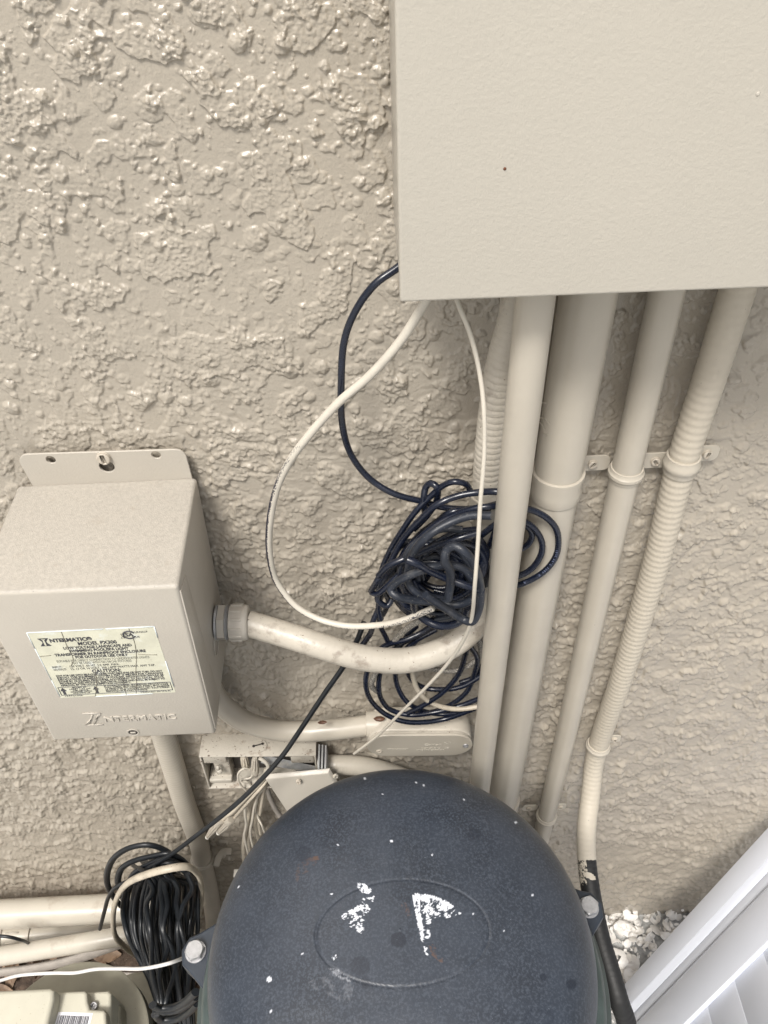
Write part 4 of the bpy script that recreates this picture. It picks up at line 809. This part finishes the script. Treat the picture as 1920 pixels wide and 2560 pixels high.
for x, y, r in ((655, 65, 3), (836, 80, 2.5), (750, 287, 3.5), (894, 336, 2), (322, 893, 3.5), (875, 688, 3), (1190, 220, 3), (316, 778, 6), (878, 628, 4), (1147, 605, 2), (434, 686, 2.5), (864, 90, 2), (208, 448, 3), (1040, 545, 2), (720, 120, 2), (1005, 140, 2), (560, 300, 2), (1250, 480, 2)): spot(x, y, r, 0, .9)
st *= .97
Qa = np.concatenate([Q]); capf = [(cidx, j_, (j_+1) % na) for j_ in range(na)]
capq = np.array([[cidx, j_, (j_+1) % na, (j_+1) % na] for j_ in range(na)])
faces = [tuple(q) for q in Qa.tolist()]+capf
lid = mesh('lid', V, faces, 'lid_plastic', t, attrs={'glint_stain': st})
b = MB()
b.add(*lathe([(.150, .014), (.1795, .010), (.1830, .004), (.1850, -.004), (.186, -.018), (.192, -.022), (.1935, -.028), (.1935, -.050), (.190, -.056)], (DX, DY-.004, .836), (0, 0, 1), 160)); b.build('clamp_ring', 'lower_shell', t, sharp=60)
b = MB(); b.add(*lathe([(.184, -.056), (.181, -.10), (.180, -.80), (.19, -.82), (.19, -.90)], (DX, DY-.004, .83), (0, 0, 1), 120)); b.build('tank_body', 'lower_shell', t, sharp=60)
for (px, py, a0, lab) in ((487, 2373, 0, 0), (1473, 2262, 0, 1)):
    zt2 = .832; c = PZ(px, py+3, zt2+.006); c[2] = zt2; d_ = c-np.array([DX, DY-.004, zt2]); d_[2] = 0; dist = np.linalg.norm(d_); d_ /= dist; n_ = np.array([-d_[1], d_[0], 0])
    q = [(-(dist-.160), -.058), (-.016, -.030), (.002, -.0165), (.010, -.012), (.0145, 0), (.010, .012), (.002, .0165), (-.016, .030), (-(dist-.160), .058)]
    b = MB(); b.add(*plate2d(q, (), .030, .002, c+np.array([0, 0, -.029]), d_, n_)); 
    e = b.build('bolt_ear', 'ear_plastic', t, sharp=40)
    b = MB(); b.add(*lathe([(.0098, 0), (.0098, .0014)], c+[0, 0, .001], (0, 0, 1), 28)); b.build('washer', 'steel', e, sharp=40)
    b = MB(); b.add(*lathe([(.0088, .0014), (.0090, .0018), (.0090, .0075), (.0078, .0084)], c+[0, 0, .001], (0, 0, 1), 48, lambda r, h, th: (r if h > .008 else r*.90/np.cos(np.mod(th+.3, PI/3)-PI/6))))
    for k in range(9):
        a = k*.62+.4; qc = c+np.array([.0056*math.cos(a), .0056*math.sin(a), .0094]); b.add(*lathe([(.0009, 0), (.0009, .0003)], qc, (0, 0, 1), 6))
    bo = b.build('bolt', 'steel', e, sharp=25)
# raised head markings on bolts are part of each bolt mesh group (ring of small strokes)
    pass
for o in [x for x in list(t.children)]: pass
# ------------------------------------------------------------------ white wire, lying rod
q = [K(x, y, d) for x, y, d in ((-60, 1205, .24), (0, 1190, .24), (150, 1150, .242), (400, 1133, .245), (550, 1132, .248), (700, 1106, .25), (900, 1101, .262), (1060, 1100, .27), (1250, 1062, .272), (1372, 1018, .26), (1420, 1005, .25))]
o = tube('white_wire', q, .0020, 'white_wire', None, q[0], seg=10); tag(o, 'white wire running across in front of the black hank to the left bolt', 'wire')
q = [PZ(*(lambda x, y: (.3376*x, 2050+.3375*y))(x, y), .03) for x, y in ((480, 1128), (700, 1132), (900, 1140), (1120, 1147))]
o = tube('thin_rod', q, .0036, 'grey_hose', None, q[0], seg=8); tag(o, 'straight thin grey rod lying over the leaf litter below the white wire', 'rod')
rg = random.Random(9)
for k in range(3):
    q = [PZ(.3376*(x+k*9), 2050+.3375*(y-k*5), .0) for x, y in ((835, 1140), (880, 1200), (930, 1255), (1010, 1290))]
    o = tube('copper_wire', q, .0022, 'copper_wire', None, q[0], seg=6); tag(o, 'reddish copper coloured wire curling over the soil beside the broken white shell', 'wire', 'copper coloured wires by the broken shell')

# ------------------------------------------------------------------ pump / actuator housing, bottom left
t = thing('pump_housing', (-.43, -.27, G), 'cream plastic pump housing with a barcode label in the bottom left corner', 'pump')
cq = PZ(165, 2632, .45); b = MB(); b.add(*lathe([(.100, -.50), (.100, -.03), (.1065, -.028), (.1065, -.001), (.104, .001), (.03, .004)], cq, (0, 0, 1), 72)); b.build('round_base', 'volute', t, sharp=40)
cq2 = PZ(330, 2640, .18); b = MB(); b.add(*lathe([(.12, -.25), (.12, 0), (.115, .003)], cq2, (0, 0, 1), 48)); b.build('lower_drum', 'volute', t, sharp=40)
ZP = .53
def top(ptsK, z): return [PZ(.3376*x, 2050+.3375*y, z) for x, y in ptsK]
def prism(name, ptsK, z1, z0, m, bev=.003, par=None):
    pt = np.array(top(ptsK, z1)); c = pt.mean(0); b = MB(); q = [(p[0]-c[0], p[1]-c[1]) for p in pt]
    b.add(*plate2d(q, (), z1-z0, bev, (c[0], c[1], z0), (1, 0, 0), (0, 1, 0), bres=3)); return b.build(name, m, par or t, sharp=40)
prism('platform', [(360, 1275), (625, 1262), (645, 1280), (650, 1350), (665, 1400), (770, 1405), (785, 1430), (790, 1560), (800, 1700), (300, 1720)], ZP, .44, 'cream_plastic', .004)
prism('corner_step', [(600, 1275), (800, 1262), (825, 1285), (822, 1400), (812, 1560), (820, 1700), (600, 1700)], ZP-.016, .44, 'cream_plastic', .004)
prism('side_block', [(700, 1330), (850, 1330), (895, 1380), (890, 1720), (700, 1720)], ZP-.05, .40, 'volute', .004)
prism('top_cover', [(-300, 1290), (0, 1262), (370, 1242), (402, 1262), (398, 1330), (352, 1520), (330, 1720), (-300, 1740)], ZP+.022, .45, 'cream_plastic', .005)
sp = PZ(.3376*695, 2050+.3375*1382, ZP-.014); screw('screw', sp, (0, 0, 1), .0052, 'steel', t, cross=True, rot=.3, h=.003, up=(0, 1, 0))
l0, l1, l2 = (PZ(.3376*x, 2050+.3375*y, ZP+.0004) for x, y in ((432, 1422), (688, 1430), (418, 1530)))
X_ = (l1-l0); lw = np.linalg.norm(X_); X_ /= lw; Y_ = (l2-l0); Y_ -= X_*(Y_@X_); Y_ /= np.linalg.norm(Y_); Y_ = -Y_ if np.cross(X_, Y_)[2] > 0 else Y_
Yd = (l2-l0); Yd -= X_*(Yd@X_); Yd /= np.linalg.norm(Yd); lh = .055
b = MB(); b.add(np.array([l0, l1, l1+Yd*lh, l0+Yd*lh]), [(3, 2, 1, 0)]); lb = b.build('barcode_label', 'white_label', t, smooth=False)
b = MB(); u = .05; rg = random.Random(4)
while u < .93:
    w_ = rg.choice((.008, .014, .022, .03)); a0 = l0+X_*lw*u+Yd*.0035+[0, 0, .0003]; b.add(np.array([a0, a0+X_*lw*w_, a0+X_*lw*w_+Yd*(lh-.02), a0+Yd*(lh-.02)]), [(3, 2, 1, 0)]); u += w_+rg.choice((.007, .012, .018))
b.build('bars', 'black_bars', lb, smooth=False)

# ------------------------------------------------------------------ leaning white vinyl panel
e1 = ray(-726, 4957); e1 /= np.linalg.norm(e1); nn = np.cross(ray(1821, 2439), ray(1855, 2553)); e2 = np.cross(nn, e1); e2 /= np.linalg.norm(e2); e2 = e2 if e2[1] < 0 else -e2
N_ = np.cross(e1, e2); N_ = N_ if N_[0] < 0 else -N_
A0 = P(1920, 2068, .03)
t = thing('vinyl_panel', A0+e1*.47, 'white vinyl fence panel with a grooved border leaning against the wall above the shells', 'fence panel')
def onpanel(px, py):
    v = ray(px, py); return CAM+v*((N_@(A0-CAM))/(N_@v))
def pb(w0, w1, s0, s1, off0, off1, th_=.02):  # slab between e2 widths, e1 lengths
    c = [A0+e2*w_+e1*s_+N_*o_ for o_, (w_, s_) in [(None, None)]*0] if 0 else None
    q = []
    for back in (1, 0):
        for w_, s_, o_ in ((w0, s1, off0), (w1, s1, off1), (w1, s0, off1), (w0, s0, off0)): q.append(A0+e2*w_+e1*s_+N_*(-th_ if back else o_))
    return hexa(q, .0012, 2)
b = MB()
for a in ((0, .042, -.11, .49, 0, 0), (.0421, .052, -.11, .49, 0, -.007), (.0521, .070, -.11, .49, -.007, -.007), (.0701, .079, -.11, .49, -.007, -.001), (.0791, .1445, -.11, .49, -.001, -.001)): b.add(*pb(*a))
b.build('stile', 'vinyl', t, sharp=25)
ln = [float((onpanel(x, y)-A0)@e1) for x, y in ((1900, 2378), (1821, 2439), (1759, 2505))]
pit = abs(ln[2]-ln[0])/2; s_ = ln[1]-pit*3
b = MB(); k = 0
while s_+k*pit < .49:
    a0_ = max(-.11, s_+k*pit); b.add(*pb(.1446, .80, a0_+.0004, min(.49, s_+(k+1)*pit-.0010), -.0085, -.0085, .018)); k += 1
b.add(*pb(.1446, .80, -.11, .49, -.0092, -.0092, .018)); b.build('boards', 'vinyl', t, sharp=25)

# ------------------------------------------------------------------ shells and leaf litter
def shells(n, region, m, seed, smin, smax, zj):
    rg = np.random.default_rng(seed); b = MB(); k = 0
    nr_, na_ = 4, 12
    for k in range(n):
        x, y = region(rg); a = smin+(smax-smin)*rg.random()**2.6; el = rg.uniform(.5, 1); cup = rg.uniform(.12, .38)*(1 if rg.random() < .6 else -1)
        frac = 2*PI if rg.random() < .6 else rg.uniform(2.2, 5); a0 = rg.uniform(0, 6.28); vs = []; ph = rg.random(4)*6
        for i in range(nr_):
            for j in range(na_):
                an = a0+frac*j/(na_-1); ra = a*(i+.15)/(nr_-.85)*(1+.10*math.sin(2*an+ph[0])+.07*math.sin(5*an+ph[1])); vs.append((ra*math.cos(an), ra*math.sin(an)*el, cup*a*(1-(i/(nr_-1))**2)))
        vs = np.array(vs); fs = [(i*na_+j, i*na_+j+1, (i+1)*na_+j+1, (i+1)*na_+j) for i in range(nr_-1) for j in range(na_-1)]
        th_ = max(.0006, a*.07); vb = vs-[0, 0, th_]; nv = len(vs); full = np.concatenate([vs, vb])
        fs2 = fs+[tuple(q+nv for q in f[::-1]) for f in fs]
        rim = [i_ for i_ in range((nr_-1)*na_, nr_*na_)]; fs2 += [(rim[q], rim[q]+nv, rim[q+1]+nv, rim[q+1]) for q in range(na_-1)]
        ax_ = Matrix.Rotation(rg.normal(0, .38), 3, 'X') @ Matrix.Rotation(rg.normal(0, .38), 3, 'Y') @ Matrix.Rotation(rg.uniform(0, 6.28), 3, 'Z')
        full = full@np.array(ax_).T+[x, y, G+zj*rg.random()+a*.12]; b.add(full, fs2)
    return b
b = shells(4200, lambda r: (r.uniform(.20, .98), -r.random()**1.1*.55), 'shell', 5, .003, .018, .020)
o = b.build('shell_gravel', 'shell', None, (.55, -.2, G), sharp=50); o['kind'] = 'stuff'; o['label'] = 'white broken seashells covering the ground'; o['category'] = 'shells'
b2 = shells(30, lambda r: (r.uniform(.42, .72), -r.uniform(.02, .3)), 'shell', 17, .016, .032, .018)
for k_, (x, y, rr_) in enumerate(((1665, 2395, .030), (1595, 2358, .021), (1610, 2330, .026), (1560, 2420, .02))):
    pass
o = b2.build('large_shells', 'shell', None, (.55, -.2, G), sharp=50); o.name = 'seashells'; o['kind'] = 'stuff'; o['label'] = 'larger white seashell pieces lying on the shell bed'; o['category'] = 'shells'
rg = np.random.default_rng(8); b = MB()
for k in range(520):
    x = rg.uniform(-.95, .05); y = -rg.random()*.55; L = rg.uniform(.008, .035); wd = L*rg.uniform(.25, .55); n = 7; vs = []
    curl = rg.uniform(-.6, .6)
    for i in range(n):
        s_ = i/(n-1); w_ = wd*math.sin(PI*min(.97, max(.03, s_)))**.8; vs += [(L*(s_-.5)*2, -w_, curl*w_), (L*(s_-.5)*2, 0, -.1*L*math.cos(s_*3)), (L*(s_-.5)*2, w_, curl*w_)]
    fs = [(i*3+j, i*3+j+1, i*3+j+4, i*3+j+3) for i in range(n-1) for j in (0, 1)]
    R = Matrix.Rotation(rg.uniform(0, 6.28), 3, 'Z') @ Matrix.Rotation(rg.normal(0, .45), 3, 'X') @ Matrix.Rotation(rg.normal(0, .35), 3, 'Y')
    vv = np.array(vs)@np.array(R).T+[x, y, G+.004+.018*rg.random()]; b.add(vv, fs)
o = b.build('leaf_litter', 'dead_leaf', None, (-.4, -.2, G)); o['kind'] = 'stuff'; o['label'] = 'brown dead leaf litter on the soil'; o['category'] = 'leaves'
q = MB(); pc_ = PZ(360, 2472, .0)
sh1 = shells(1, lambda r: (pc_[0], pc_[1]), 'shell', 21, .020, .021, .0); V = np.concatenate(sh1.v); V[:, 2] += .075; o = mesh('seashell', V, sh1.f, 'white_label', None, (pc_[0], pc_[1], G+.03)); tag(o, 'single broken white seashell on the soil beside the black hank', 'seashell')
# insects / debris on the conduit and fitting
b = MB(); c = P(806, 1806, .035); b.add(*lathe([(.0006, -.006), (.0022, -.003), (.0026, .001), (.0016, .004), (.0004, .006)], c, (1, -.1, .25), 10, sy=.7)); o = b.build('dead_bug', 'bug', None, c); tag(o, 'small dead bug stuck on the smooth conduit left of the oval covered fitting', 'insect')
b = MB(); c = P(948, 1797, .030); b.add(*lathe([(.0006, -.007), (.0030, -.004), (.0038, .001), (.0026, .005), (.0006, .007)], c, (1, -.1, .05), 10, sy=.7)); o = b.build('dead_bug', 'bug', None, c); tag(o, 'reddish brown dead bug on top of the oval covered fitting', 'insect')
